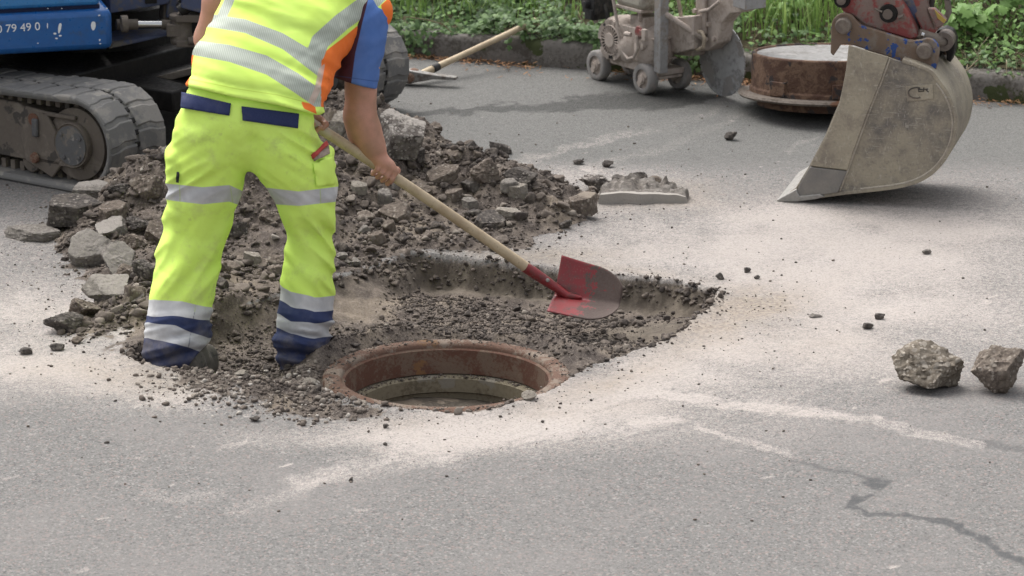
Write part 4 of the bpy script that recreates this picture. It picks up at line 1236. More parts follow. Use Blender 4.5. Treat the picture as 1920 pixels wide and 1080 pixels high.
m = MB(); pr = sp(1176, 62, -.03); m.tube([pr, pr - E2 * .02 + E1 * .01, pr + E1 * .045 - E2 * .01], .012, 8); m.build('starter_grip', DUSTM, eng)
m = MB(); m.tube([ec + E2 * -.005 + E1 * q + EZ * z for q, z in ((.02, .22), (.045, .14), (.07, .05), (.10, -.035), (.15, -.07), (.20, -.055), (.235, .0), (.225, .06))], .0085, 8); m.build('cable', DUSTM, eng)
p = sp(1200, 60, .0)
m = MB(); m.lathe([(.001, 0), (.03, 0), (.034, .008), (.001, .03)], p - E2 * .012, E2, 14); m.box(p + E1 * .03 - E2 * .01, (.04, .02, .035), RS); m.build('oil_switch', REDM, eng, .003)
m = MB(); m.box(p + E1 * .055 - E2 * .012 + EZ * -.005, (.03, .02, .06), RS); m.lathe([(.001, 0), (.02, 0), (.02, .02), (.001, .02)], p + E1 * .02 + EZ * -.07 - E2 * .01, E2, 12); m.build('bracket', DUSTM, eng, .002)
m = MB(); pt = sp(1184, 4, .02); m.box(pt + E2 * .07 + EZ * .03, (.25, .18, .13), RS); m.build('fuel_tank', CREAM, saw, .035)
m = MB(); m.box(pt + E2 * .07 + EZ * -.032, (.215, .18, .016), RS); m.lathe([(.001, -.09), (.012, -.09), (.012, -.03), (.001, -.03)], pt + E1 * .06 + E2 * .01, EZ, 12); m.build('tank_flange', DUSTM, saw, .003)
pa = sp(1122, 12, .03)
m = MB(); m.box(pa + EZ * .05, (.10, .13, .16), RS); m.box(pa + E1 * -.01 + EZ * -.045, (.075, .11, .04), RS); m.box(pa + E1 * -.045 + EZ * .03 - E2 * .01, (.03, .10, .12), RS)
m.box(pa + E1 * .02 + EZ * -.03 - E2 * .07, (.05, .02, .05), RS); m.box(pa + E1 * -.03 + EZ * .06 - E2 * .07, (.03, .02, .09), RS); m.lathe([(.001, 0), (.02, 0), (.02, .03), (.001, .03)], pa + E1 * .0 + EZ * .02 - E2 * .065, -E2, 12)
m.tube([pa + E1 * .05 + EZ * .02, pa + E1 * .08 - EZ * .05, pa + E1 * .03 - EZ * .12], .010, 8); m.build('carburettor', BLACKP, saw, .006)
m = MB(); m.box(pa + E1 * -.07 + EZ * .10, (.03, .12, .16), RS); m.build('air_filter', DUSTG, saw, .01)
m = MB(); m.lathe([(.001, 0), (.02, 0), (.02, .01), (.001, .01)], sp(1118, 36, .02), -E2, 14); m.build('knob', DUSTM, saw)
# blade guard
gq = .215
poly = [(1252, 40), (1290, 33), (1304, 33), (1304, -40), (1348, -60), (1398, -50), (1398, 18), (1386, 24), (1368, 26), (1352, 44), (1349, 66), (1346, 80), (1328, 95), (1300, 97), (1297, 106), (1262, 103), (1254, 98)]
m = MB(); m.prism([sp(a, b, gq) for a, b in poly], E2 * .085)
m.box(sp(1325, 8, gq) - E2 * .012, (.03, .02, .30), (E1, E2, EZ))
gd_ = m.build('blade_guard', DUSTM, saw, .006)
m = MB(); m.prism([sp(a, b, gq - .03) for a, b in [(1372, -50), (1398, -44), (1398, 20), (1374, 12)]], E2 * .13); m.build('guard_flap', DUSTG, gd_, .004)
for px, py in ((1304, 20), (1318, 50), (1330, 45), (1303, 62), (1260, 90), (1340, 72)):
    m = MB(); m.lathe([(.001, 0), (.013, 0), (.013, .014), (.001, .014)], sp(px, py, gq), -E2, 6); m.build('bolt', DUSTM, gd_)
m = MB(); m.tube([sp(1312, 22, gq - .02), sp(1330, 18, gq - .03), sp(1350, 2, gq - .03)], .010, 8)
m.build('hose_valve', DUSTM, gd_, .002)
bc = SO + E2 * .315 + E1 * .255 + EZ * .186
m = MB(); m.lathe([(.001, -.002), (.178, -.002), (.178, .002), (.001, .002)], bc, E2, 96)
NS = 30
for k in range(NS):
    a = 2 * math.pi * k / NS; d = E1 * math.cos(a) + EZ * math.sin(a); e_ = -E1 * math.sin(a) + EZ * math.cos(a)
    m.box(bc + d * .181, (.010, .032, .0055), (d, e_, E2))
bl = m.build('saw_blade', BLADEM, saw)
m = MB(); m.tube([sp(a, b, .17) for a, b in ((1268, -40), (1272, 0), (1277, 30), (1286, 62), (1298, 84), (1309, 93), (1319, 88), (1321, 72), (1316, 60), (1308, 58), (1302, 62))], .0105, 10); m.build('water_hose', HOSEM, saw)
m = MB(); m.tube([pm0 + EZ * .3 + E1 * .01, SO + E2 * .2 + E1 * .28 + EZ * .30], .016, 8); m.prism([sp(a, b, .14) for a, b in ((1244, 34), (1300, 30), (1300, 92), (1268, 100), (1246, 96))], E2 * .075); m.build('gearbox', DUSTM, saw, .006)

# ------------------------------------------------------------------ pickaxe
WOOD = NT('ash_wood')
wv = WOOD.noise(14, 5, .6, stretch=(1, 1, 1)); wf = WOOD.noise(90, 4, .6)
c = WOOD.mix(WOOD.rng(wv, .35, .7), (0.47, 0.385, 0.265), (0.38, 0.295, 0.195)); c = WOOD.mix(WOOD.rng(wf, .55, .75, 0, .5), c, (0.22, 0.165, 0.11))
c = WOOD.mix(WOOD.rng(WOOD.noise(5, 3), .58, .66, 0, .5), c, (0.45, 0.40, 0.33))
WOODM = WOOD.fin(c, .65, wf, .2, .002, spec=.3)
STEELM = grimy('forged_steel', (0.24, 0.232, 0.22), (0.15, 0.13, 0.115), 12, .5, .55, .4, 60, .3, .002)
PK0 = at(782, 143, .045); PK1 = at(989, 46, y=17.72)
kd = (PK1 - PK0) / np.linalg.norm(PK1 - PK0)
pk = tag(empty('pickaxe', tuple(PK0)), 'wooden-handled pickaxe leaning on the kerb, its head on the road', 'pickaxe')
m = MB(); m.tube([PK0 + kd * q for q in (.0, .12, .3, .55, .8, .88, np.linalg.norm(PK1 - PK0) - .01, np.linalg.norm(PK1 - PK0))], [.021, .019, .0165, .016, .017, .0185, .0185, .013], 14); m.build('handle', WOODM, pk)
m = MB(); m.tube([PK0 + kd * .11, PK0 + kd * .155], [.0225, .0215], 14); m.build('collar', BLACKP, pk, .002)
hd = np.array([.98, -.18, 0]); hd /= np.linalg.norm(hd)
sdv = np.cross(hd, kd); sdv /= np.linalg.norm(sdv)
HC = PK0 + kd * .0 + np.array([-.03, -.01, -.01])
m = MB()
V = []
secs = [(-.30, .006, .006, -.03), (-.15, .012, .018, -.012), (-.05, .024, .030, 0), (0, .034, .036, .0), (.05, .024, .028, .0), (.12, .012, .022, .002), (.19, .009, .024, .0), (.24, .006, .026, -.002)]
for (d, tz, ty, dz) in secs:
    for sx_, sy_ in ((-1, -1), (1, -1), (1, 1), (-1, 1)):
        V.append(HC + hd * d + np.array([-hd[1], hd[0], 0]) * ty * sx_ + EZ * (tz * sy_ + dz + .015))
F = [[i * 4 + k, i * 4 + (k + 1) % 4, i * 4 + 4 + (k + 1) % 4, i * 4 + 4 + k] for i in range(len(secs) - 1) for k in range(4)] + [[3, 2, 1, 0], [len(V) - 4 + k for k in range(4)]]
m.add(V, F); m.build('head', STEELM, pk, .004)
m = MB(); m.lathe([(.001, -.04), (.03, -.04), (.036, -.02), (.036, .02), (.03, .035), (.001, .035)], HC + np.array([0.005, 0, .015]), kd, 16); m.build('eye', RUSTD, pk, .003)

# ------------------------------------------------------------------ shovel
GRIP = at(718, 322, y=12.84)
SOCK = at(1012, 519, y=12.98)
hdir = (SOCK - GRIP) / np.linalg.norm(SOCK - GRIP)
TOP = GRIP - hdir * .46
sh = tag(empty('shovel', tuple(SOCK)), 'red-bladed shovel with long wooden handle, held by the worker over the pit', 'shovel')
m = MB(); pts = []
L0 = np.linalg.norm(SOCK - TOP)
for q in np.linspace(0, 1, 15):
    b = TOP + (SOCK - TOP) * q + EZ * (.010 * math.sin(math.pi * q))
    pts.append(b)
m.tube(pts, [.014] + [.0205] * 11 + [.0212, .0212, .020], 16); m.build('handle', WOODM, sh)
uu = np.array([.26, -.05, -.035]); ww = np.array([.105, .18, .165])
UL, WL = .265, .265
uu /= np.linalg.norm(uu); ww = ww - uu * np.dot(uu, ww); ww /= np.linalg.norm(ww)
nn = np.cross(uu, ww); nn = nn if nn[2] > 0 else -nn
B0 = SOCK + hdir * .065 + np.array([.008, 0, -.03])
V, T = [], []
NSB, NTB = 28, 32
for i in range(NSB + 1):
    s_ = i / NSB
    hw = WL / 2 * (1 - .10 * s_) * (1 if s_ < .55 else math.sqrt(max(1 - ((s_ - .55) / .47) ** 2, .0)) * .85 + .15)
    for j in range(NTB + 1):
        t_ = -1 + 2 * j / NTB
        p_ = B0 + uu * (UL * s_) + ww * (hw * t_)
        bend_ = .072 * abs(t_) ** 1.25 * (1 - .45 * s_) + .02 * (s_ - .35) ** 2 - (.014 * math.exp(-(t_ / .16) ** 2) * (1 - s_) ** 1.5)
        p_ = p_ + nn * bend_
        V.append(p_); T.append(s_ + .12 * max(t_ * -1, 0))
F = np.array([[i * (NTB + 1) + j, (i + 1) * (NTB + 1) + j, (i + 1) * (NTB + 1) + j + 1, i * (NTB + 1) + j + 1] for i in range(NSB) for j in range(NTB)])
n = NT('shovel_red')
f = n.noise(28, 5, .65); g = n.noise(120, 3)
c = n.mix(n.rng(f, .42, .66), (0.20, 0.020, 0.024), (0.13, 0.036, 0.034)); c = n.mix(n.rng(g, .58, .75, 0, .5), c, (0.2, 0.13, 0.11))
k = n.rng(n.math('ADD', n.attr('tone'), n.math('MULTIPLY', n.math('SUBTRACT', n.math('ADD', f, n.math('MULTIPLY', n.math('SUBTRACT', g, .5), .5)), .5), 1.6)), .46, .58)
c = n.mix(k, c, n.mix(g, (0.058, 0.036, 0.031), (0.115, 0.088, 0.076)))
SHM = n.fin(c, n.rng(k, 0, 1, .42, .8), f, .2, .003, spec=.45)
o = link('blade', new_mesh('blade', np.array(V) - wloc(sh), F, SHM, {'tone': np.array(T)}), sh)
sol = o.modifiers.new('thick', 'SOLIDIFY'); sol.thickness = .004
m = MB(); m.tube([SOCK - hdir * .075, SOCK - hdir * .02, SOCK + hdir * .05, B0 + uu * .05 + nn * -.004, B0 + uu * .11 + nn * .0], [.0225, .0225, .019, .016, .005], 14); m.build('socket', SHM, sh)
m = MB(); m.lathe([(.001, .0), (.008, 0), (.008, .006), (.001, .007)], SOCK + hdir * .04 + np.array([-.0, -.017, .012]), (0, -.8, .5), 10); m.build('rivet', STEELM, sh)
# ------------------------------------------------------------------ mini excavator
BLUE = grimy('blue_paint', (0.012, 0.098, 0.32), (0.035, 0.09, 0.22), 4.0, .30, .38, 0.0, 30, .08, .002, (0.10, 0.14, 0.22), 26, .70, .5)
BLUEL = grimy('blue_paint_light', (0.035, 0.19, 0.46), (0.05, 0.13, 0.28), 3.0, .3, .35, 0.0, 30, .05, .002, None, 1, 1, .5)
BLUEG = grimy('blue_paint_dusty', (0.07, 0.085, 0.15), (0.14, 0.125, 0.115), 7.0, .5, .6, 0.0, 40, .2, .002)
TRUB = grimy('track_rubber', (0.14, 0.137, 0.133), (0.215, 0.203, 0.188), 5.0, .5, .85, 0.0, 45, .35, .004, (0.235, 0.22, 0.20), 8, .60, .25)
MUDST = grimy('muddy_steel', (0.125, 0.105, 0.088), (0.175, 0.15, 0.125), 8.0, .5, .8, 0.0, 50, .45, .004, (0.065, 0.058, 0.052), 6, .57, .25)
DARKST = grimy('dark_grease_steel', (0.008, 0.007, 0.0065), (0.018, 0.016, 0.014), 7.0, .4, .6, 0.0, 50, .3, .003)
SCUFF = grimy('scuffed_grey_steel', (0.095, 0.095, 0.098), (0.17, 0.15, 0.13), 10.0, .42, .65, .1, 60, .4, .003, (0.22, 0.205, 0.19), 18, .62, .3)
CHROME = NT('chrome_rod').fin((0.55, 0.55, 0.55), .16, metal=1.0)
LETW = NT('white_lettering').fin((0.75, 0.76, 0.78), .5)
XH = np.array([.819, -.574, 0]); XL = np.array([.574, .819, 0])
T0 = np.array([-1.965, 14.89, 0.0])
ex = tag(empty('excavator', (-1.9, 16.2, 0)), 'blue mini excavator on rubber tracks, its red arm ending in the muddy bucket at right', 'excavator')
TR, TLEN, TW = .222, 1.78, .38

def loop_pt(s, r):
    """point of the track loop in (along, up) and its outward normal"""
    per = 2 * math.pi * TR + 2 * TLEN
    s = s % per
    if s < TLEN: return np.array([-TLEN + s, TR - r]), np.array([0, -1.0])
    s -= TLEN
    if s < math.pi * TR:
        a = -math.pi / 2 + s / TR; return np.array([math.cos(a) * r, TR + math.sin(a) * r]), np.array([math.cos(a), math.sin(a)])
    s -= math.pi * TR
    if s < TLEN:
        k = s / TLEN
        return np.array([-s, TR + r - .02 * math.sin(math.pi * k)]), np.array([0, 1.0])
    s -= TLEN
    a = math.pi / 2 + s / TR; return np.array([-TLEN + math.cos(a) * r, TR + math.sin(a) * r]), np.array([math.cos(a), math.sin(a)])
PER = 2 * math.pi * TR + 2 * TLEN

def make_track(org):
    fr = (org, (XH, XL, EZ))
    m = MB(fr)
    # rubber belt
    NB = 150
    prof = [(TR - .034, .012), (TR - .018, .0), (TR - .006, .0), (TR, .012), (TR - .003, .15), (TR - .010, .165), (TR - .010, TW - .165), (TR - .003, TW - .15), (TR, TW - .012), (TR - .006, TW), (TR - .018, TW), (TR - .034, TW - .012)]
    V, F = [], []
    for i in range(NB):
        for r_, qw in prof:
            p_, _ = loop_pt(i / NB * PER, r_); V.append([p_[0], qw, p_[1]])
    kk = len(prof)
    for i in range(NB):
        for j in range(kk):
            F.append([i * kk + j, ((i + 1) % NB) * kk + j, ((i + 1) % NB) * kk + (j + 1) % kk, i * kk + (j + 1) % kk])
    m.add(V, F)
    # chevron lugs, two staggered rows that nearly touch
    npit = int(PER / .115)
    rg = np.random.default_rng(3)
    for i in range(npit):
        for side in (0, 1):
            s0 = (i + .5 * side) / npit * PER
            Q = []
            outl = [(-.054, .0), (.044, .0), (.048, .05), (.062, .10), (.060, .182), (-.038, .182), (-.034, .10), (-.050, .05)]
            for ds, qw in outl:
                qq = qw if side == 0 else TW - qw
                p0_, n0_ = loop_pt(s0 + ds, TR - .004); p1_, _ = loop_pt(s0 + ds * .86, TR + .0035)
                sh_ = .004 if qw < .01 else 0
                Q.append(([p0_[0], qq + (sh_ if side == 0 else -sh_) * 0, p0_[1]], [p1_[0], qq + (.006 if qw < .09 else -.006) * (1 if side == 0 else -1), p1_[1]]))
            a_ = [x[0] for x in Q]; b_ = [x[1] for x in Q]; nq = len(Q)
            m.add(a_ + b_, [list(range(nq, 2 * nq))] + [[x, (x + 1) % nq, nq + (x + 1) % nq, nq + x] for x in range(nq)])
    # the row of drive slots down the middle
    tr = m.build('track', TRUB, ex, .003)
    m = MB(fr)
    for i in range(int(PER / .0575)):
        p_, n_ = loop_pt(i * .0575, TR - .008); t_ = np.array([-n_[1], n_[0]])
        m.box((p_[0], TW / 2, p_[1]), (.024, .030, .010), ((t_[0], 0, t_[1]), (0, 1, 0), (n_[0], 0, n_[1])))
    absorb(tr, m.build('drive_slot', DARKST, tr))
    m = MB(fr)
    for i in range(int(PER / .0575)):
        p_, n_ = loop_pt(i * .0575, TR - .052); t_ = np.array([-n_[1], n_[0]])
        for q_ in (.10,):
            m.box((p_[0], q_, p_[1]), (.026, .03, .05), ((t_[0], 0, t_[1]), (0, 1, 0), (n_[0], 0, n_[1])))
    m.build('guide_teeth', MUDST, tr)
    # frame, idler, rollers
    m = MB(fr)
    m.prism([(-TLEN, .05, .10), (-.30, .05, .10), (-.20, .05, .06), (-.16, .05, .14), (-.25, .05, .31), (-.38, .05, .36), (-TLEN, .05, .37)], (0, .30, 0))
    m.prism([(-.33, .035, .10), (-.17, .035, .04), (-.12, .035, .10), (-.10, .035, .20), (-.20, .035, .345), (-.32, .035, .355), (-.36, .035, .25)], (0, .02, 0))
    m.box((-.12, .045, .115), (.26, .02, .025)); m.box((-.12, .045, .335), (.20, .02, .02))
    fm = m.build('track_frame', MUDST, ex, .006)
    m = MB(fr); m.lathe([(.001, .0), (.022, .0), (.026, .012), (.001, .02)], (-.26, .012, .125), (0, 1, 0), 16); m.build('bolt', RUSTD, fm); m = MB(fr); m.lathe([(.001, .0), (.03, .0), (.03, .012), (.001, .012)], (-.27, .03, .30), (0, 1, 0), 16); m.build('bolt', RUSTD, fm)
    m = MB(fr); m.box((-.255, .027, .265), (.035, .018, .085)); m.build('reflector', SCUFF, fm, .008)
    m = MB(fr); m.lathe([(.001, .020), (.088, .020), (.093, .024), (.10, .018), (.104, .026), (.104, .05), (.13, .055), (.165, .06), (.165, .10), (.001, .10)], (-.035, 0, .213), (0, 1, 0), 48)
    m.lathe([(.165, .10), (.165, .30), (.12, .33), (.001, .33)], (-.035, 0, .213), (0, 1, 0), 32)
    idl = m.build('idler', MUDST, ex)
    m = MB(fr); m.lathe([(.001, .016), (.090, .016), (.090, .021), (.001, .021)], (-.035, 0, .213), (0, 1, 0), 48); 
    for a in (.6, 2.4, 4.1, 5.5): m.lathe([(.001, .008), (.010, .010), (.010, .018), (.001, .018)], (-.035 + .07 * math.cos(a), 0, .213 + .07 * math.sin(a)), (0, 1, 0), 10)
    m.build('hub_cap', SCUFF, idl)
    for k in range(5):
        m = MB(fr); m.lathe([(.001, .06), (.05, .06), (.055, .07), (.055, .32), (.001, .33)], (-.32 - k * .30, 0, .095), (0, 1, 0), 20); m.build('roller', MUDST, ex)
    return tr
make_track(T0)
T1 = np.array([-0.905, 16.40, 0.0])
make_track(T1)
# chassis between the tracks
XC = (T0 + T1) / 2 + XL * TW / 2 - XH * .85
frx = (np.array([XC[0], XC[1], 0]), (XH, XL, EZ))
m = MB(frx); m.box((0, 0, .33), (1.05, 1.55, .22)); m.box((.62, .0, .30), (.5, .9, .10)); m.build('chassis', DARKST, ex, .01)
m = MB(frx); m.lathe([(.001, .44), (.42, .44), (.42, .62), (.001, .62)], (0, 0, 0), (0, 0, 1), 40); m.build('turntable', DARKST, ex)
pl0 = at(290, 155, y=15.75)
def xpl(px, py, y0=15.75): return at_plane(px, py, at(290, 155, y=y0), XL)
m = MB(); m.prism([xpl(a, b) for a, b in ((205, 158), (255, 152), (300, 142), (400, 118), (400, 130), (290, 158), (250, 164))], XL * .25); m.build('blade_arm', MUDST, ex, .004)

# house
HH = np.array([.966, .26, 0]); HL = np.array([-.26, .966, 0])
PN = at(212, 84, y=15.42)
def hp(px, py, q=0.0): return at_plane(px, py, PN + HL * q, HL)
zb = hp(120, 98)[2]; zt = hp(120, 22)[2]
frh = (np.array([PN[0], PN[1], 0]), (HH, HL, EZ))
m = MB(frh); m.box((-.75, .62, (zb + zt) / 2), (1.5, 1.24, zt - zb)) ; body = m.build('skirt', BLUE, ex, .030)
m = MB(frh); m.box((-.78, .64, zt + .006), (1.46, 1.2, .022)); m.build('seam', NT('seam_navy').fin((0.006, 0.012, 0.05), .6), body)
m = MB(frh); m.box((-.80, .63, zt + .367), (1.50, 1.22, .70)); m.build('body', BLUEL, ex, .02)
m = MB(frh); m.box((-.6, .7, zt + 1.2), (1.0, .95, 1.0)); cabo = m.build('cab', BLUEL, ex, .03)
GLS = NT('cab_glass').fin((0.02, 0.025, 0.028), .08, spec=.6)
for c_, s_ in (((-.6, .222, zt + 1.25), (.82, .012, .72)), ((-.098, .7, zt + 1.22), (.012, .78, .78))):
    m = MB(frh); m.box(c_, s_); m.build('window', GLS, cabo, .004)
# paint chips knocked to white
m = MB()
for px, py, w_, h_, tl in ((112, 52, 4, 15, .3), (175, 48, 6, 13, .05), (103, 63, 4, 3, 0), (113, 67, 4, 2.4, .4), (106, 72, 3.6, 2.2, 0), (186, 29, 3, 2, 1), (71, 81, 2, 1.5, 0), (187, 75, 2, 3, .3), (89, 48, 1.4, 8, 0), (188, 82, 2.5, 1.5, 0), (90, 16, 1.5, 1.2, 0), (116, 16, 1.5, 1.2, 0), (200, 16, 2, 2, 0)):
    P_ = []
    for k in range(10):
        a = 2 * math.pi * k / 10
        x_, y_ = w_ * .75 * math.cos(a), h_ * .66 * math.sin(a) * (1 - .15 * math.sin(3 * a))
        P_.append(hp(px + x_ + y_ * -tl * .5, py + y_, -.0012))
    m.prism(P_, HL * .004)
m.build('paint_chip', LETW, body)
# phone number
tc = bpy.data.curves.new('lettering', 'FONT'); tc.body = '0 79 49 0'; tc.size = .052; tc.extrude = .0012
tc.materials.append(LETW)
to = bpy.data.objects.new('lettering', tc); COL.objects.link(to); to.parent = body
pz = hp(-6, 62, -.0015) - wloc(body)
tilt_ = math.radians(1.2)
cx_ = HH * math.cos(tilt_) + EZ * math.sin(tilt_); cy_ = -HH * math.sin(tilt_) + EZ * math.cos(tilt_)
Mx = Matrix(((cx_[0], cy_[0], -HL[0], pz[0]), (cx_[1], cy_[1], -HL[1], pz[1]), (cx_[2], cy_[2], -HL[2], pz[2]), (0, 0, 0, 1)))
bpy.context.view_layer.update()
lme = bpy.data.meshes.new_from_object(to.evaluated_get(bpy.context.evaluated_depsgraph_get()))
lme.transform(Mx); lme.materials.clear(); lme.materials.append(LETW)
bpy.data.objects.remove(to)
link('lettering', lme, body)
# front deck, swing cylinder and post
m = MB()
m.prism([hp(a, b, .25) for a, b in ((205, 26), (318, 7), (322, -60), (205, -60))], HL * .5)
m.build('deck', BLUEG, ex, .006)
m = MB(); m.box(hp(283, 2, .24), (.055, .01, .022), (HH, HL, EZ)); m.build('deck_slot', DARKST, ex)
m = MB(); m.prism([hp(a, b, .22) for a, b in ((205, 92), (213, 80), (255, 73), (320, 62), (322, 66), (256, 81))], HL * .55); m.build('lower_deck', BLUEG, ex, .005)
m = MB(); m.prism([hp(a, b, .8) for a, b in ((200, 95), (205, -20), (400, -60), (400, 60))], HL * .2); m.build('bulkhead', DARKST, ex)
cy0, cy1 = hp(218, 46, .20), hp(302, 46, .20)
m = MB(); m.lathe([(.030, .0), (.040, .0), (.040, .03), (.030, .03)], hp(227, 45, .12), HH, 24, closed=True); m.tube([cy0, hp(258, 46, .2)], .026, 16); m.build('swing_cylinder', MUDST, ex)
m = MB(); m.tube([hp(238, 46, .2), hp(303, 46, .2)], .021, 20); m.build('piston_rod', CHROME, ex)
m = MB(); m.tube([hp(302, 46, .2), hp(322, 47, .2)], .024, 16); m.build('rod_eye', MUDST, ex)
pp = hp(340, 55, .16)
zlo, zhi = hp(340, 82, .16)[2], hp(340, 26, .16)[2]
m = MB(); m.lathe([(.001, zlo), (.050, zlo), (.055, zlo + .02), (.05, zlo + .03), (.048, zhi - .03), (.056, zhi - .02), (.054, zhi), (.001, zhi)], (pp[0], pp[1], 0), (0, 0, 1), 28)
m.box((pp[0] + .10, pp[1] - .0, zhi - .012), (.24, .13, .035)); m.box((pp[0] + .10, pp[1], zlo + .01), (.24, .13, .03))
m.prism([hp(a, b, .30) for a, b in ((305, 40), (312, -40), (338, -60), (334, 10), (345, 26), (330, 30))], HL * .12)
m.box((pp[0] - .03, pp[1] - .02, (zlo + zhi) / 2), (.07, .06, .06)); m.tube([hp(352, 77, .08), hp(368, 76, .08), hp(380, 64, .08), hp(392, 60, .08)], .019, 12)
post = m.build('swing_post', MUDST, ex, .005)
m = MB(); m.prism([hp(a, b, .26) for a, b in ((312, 34), (318, -40), (336, -40), (333, 14), (345, 26))], HL * .03); m.build('web', BLUEG, post, .004)
m = MB(); m.tube([hp(336, 22, .12), hp(352, 12, .12), hp(375, -4, .12)], .03, 10); m.tube([hp(332, 8, .2), hp(350, 20, .2), hp(364, 14, .2)], .012, 8); m.build('hose', DARKST, post)

# bucket on the arm
BT = at(1462, 373, .004)
BR = np.array([.966, -.26, 0]); BN = np.array([.26, .966, 0])
BW = .50
def bp(px, py, q=0.0): return at_plane(px, py, BT + BN * q, BN)
def bucket_mat(name, c1, c2, dk, sc):
    n = NT(name)
    a = n.noise(3.2, 6, .62, dist=.8); b = n.noise(9, 6, .66); f = n.noise(85, 4, .65)
    c = n.mix(n.rng(a, .3, .7), c1, c2)
    c = n.mix(n.rng(n.math('ADD', b, n.math('MULTIPLY', n.math('SUBTRACT', a, .5), -.6)), .42, .72, 0, .8), c, dk)
    c = n.mix(n.rng(f, .5, .8, 0, .45), c, tuple(x * 1.35 for x in c2))
    c = n.mix(n.rng(f, .5, .25, 0, .5), c, tuple(x * .6 for x in c1))
    for st, cut in (((2, 9, 22), .66), ((20, 3, 5), .67), ((6, 20, 3), .68)):
        q = n.noise(7, 3, .6, stretch=st, dist=.9)
        c = n.mix(n.rng(q, cut - .05, cut + .02, 0, .6), c, sc)
    return n.fin(c, n.rng(f, .3, .7, .5, .85), n.math('ADD', f, b), .3, .003, spec=.3)
BUCK = bucket_mat('bucket_muddy_steel', (0.18, 0.158, 0.132), (0.30, 0.264, 0.20), (0.092, 0.085, 0.087), (0.38, 0.35, 0.30))
BUCK2 = bucket_mat('bucket_cheek_steel', (0.25, 0.217, 0.17), (0.335, 0.296, 0.225), (0.17, 0.145, 0.122), (0.40, 0.37, 0.31))
WEAR = grimy('bare_grey_steel', (0.175, 0.165, 0.155), (0.215, 0.20, 0.18), 8.0, .5, .6, .15, 60, .25, .002, None, 1, 1, .4, scratch=(0.3, 0.28, 0.26))
EDGE = grimy('worn_edge_steel', (0.30, 0.288, 0.268), (0.26, 0.245, 0.225), 9.0, .4, .45, .3, 60, .2, .002)
COUP = grimy('coupler_rust_brown', (0.155, 0.108, 0.078), (0.20, 0.165, 0.135), 7.0, .5, .75, 0.0, 40, .3, .003, (0.03, 0.068, 0.215), 24.0, .57, .3, scratch=(0.32, 0.28, 0.24))
PINM = grimy('pin_steel', (0.135, 0.11, 0.095), (0.20, 0.17, 0.14), 10.0, .5, .6, .2, 60, .3, .002)
side = [(1462, 374), (1492, 352), (1515, 315), (1548, 252), (1574, 190), (1588, 130), (1592, 86), (1666, 108), (1742, 132), (1760, 152), (1776, 174), (1787, 200), (1792, 228), (1790, 255), (1782, 280), (1768, 303), (1748, 324), (1722, 340), (1685, 350), (1640, 356), (1580, 362), (1520, 370)]
bk = empty('bucket', tuple(np.array(BT) - wloc(ex))); bk.parent = ex
for q_ in (0, BW - .016):
    m = MB(); m.prism([bp(*p) + BN * q_ for p in side], BN * .016); m.build('side_plate', BUCK, bk, .004)
curve = [(1692, 112), (1742, 130), (1761, 151), (1777, 173), (1788, 199), (1793.5, 228), (1791, 256), (1783, 281), (1769, 304), (1749, 325), (1722, 341), (1685, 351.5), (1640, 357.5), (1580, 364), (1520, 372)]
cw = [bp(*p) for p in curve]
# smooth the curve
fine = []
for i in range(len(cw) - 1):
    p0_, p1_, p2_, p3_ = cw[max(i - 1, 0)], cw[i], cw[i + 1], cw[min(i + 2, len(cw) - 1)]
    for t_ in np.linspace(0, 1, 5)[:-1]:
        fine.append(.5 * ((2 * p1_) + (-p0_ + p2_) * t_ + (2 * p0_ - 5 * p1_ + 4 * p2_ - p3_) * t_ ** 2 + (-p0_ + 3 * p1_ - 3 * p2_ + p3_) * t_ ** 3))
fine.append(cw[-1])
V, F = [], []
for i, p_ in enumerate(fine):
    d_ = fine[min(i + 1, len(fine) - 1)] - fine[max(i - 1, 0)]; d_ /= np.linalg.norm(d_)
    nr = np.cross(BN, d_); nr /= np.linalg.norm(nr)
    if np.dot(nr, p_ - bp(1660, 230)) < 0: nr = -nr
    for off in (0.004, -.012):
        for q_ in (-.004, BW + .004): V.append(p_ + nr * off + BN * q_)
for i in range(len(fine) - 1):
    a, b = i * 4, i * 4 + 4
    F += [[a, a + 1, b + 1, b], [a + 3, a + 2, b + 2, b + 3], [a + 2, a, b, b + 2], [a + 1, a + 3, b + 3, b + 1]]
F += [[0, 2, 3, 1], [len(V) - 4, len(V) - 3, len(V) - 1, len(V) - 2]]
m = MB(); m.add(V, F); m.build('shell', BUCK2, bk, .002)
m = MB()
cheek = [(1592, 84), (1667, 106), (1652, 150), (1627, 212), (1600, 285), (1590, 318), (1520, 310), (1550, 253), (1575, 192), (1587, 130)]
for q_ in (-.012, BW + .0):
    m = MB(); m.prism([bp(*p) + BN * q_ for p in cheek], BN * .012); m.build('cheek_plate', BUCK2, bk, .003)
for q_ in (-.012, BW + .0):
    m = MB(); m.prism([bp(*p) + BN * q_ for p in ((1519, 312), (1589, 320), (1572, 360), (1545, 364), (1492, 369), (1500, 345))], BN * .012); m.build('side_cutter', WEAR, bk, .003)
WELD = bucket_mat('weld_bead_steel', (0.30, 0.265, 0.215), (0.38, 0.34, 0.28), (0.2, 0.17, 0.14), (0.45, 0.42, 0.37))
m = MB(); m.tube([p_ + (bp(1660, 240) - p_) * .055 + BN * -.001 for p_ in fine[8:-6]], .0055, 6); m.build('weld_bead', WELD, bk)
m = MB(); m.tube([bp(px, py, -.004) for px, py in ((1669, 108), (1654, 150), (1629, 212), (1602, 285), (1575, 358))], .005, 6); m.build('weld_bead', WELD, bk)
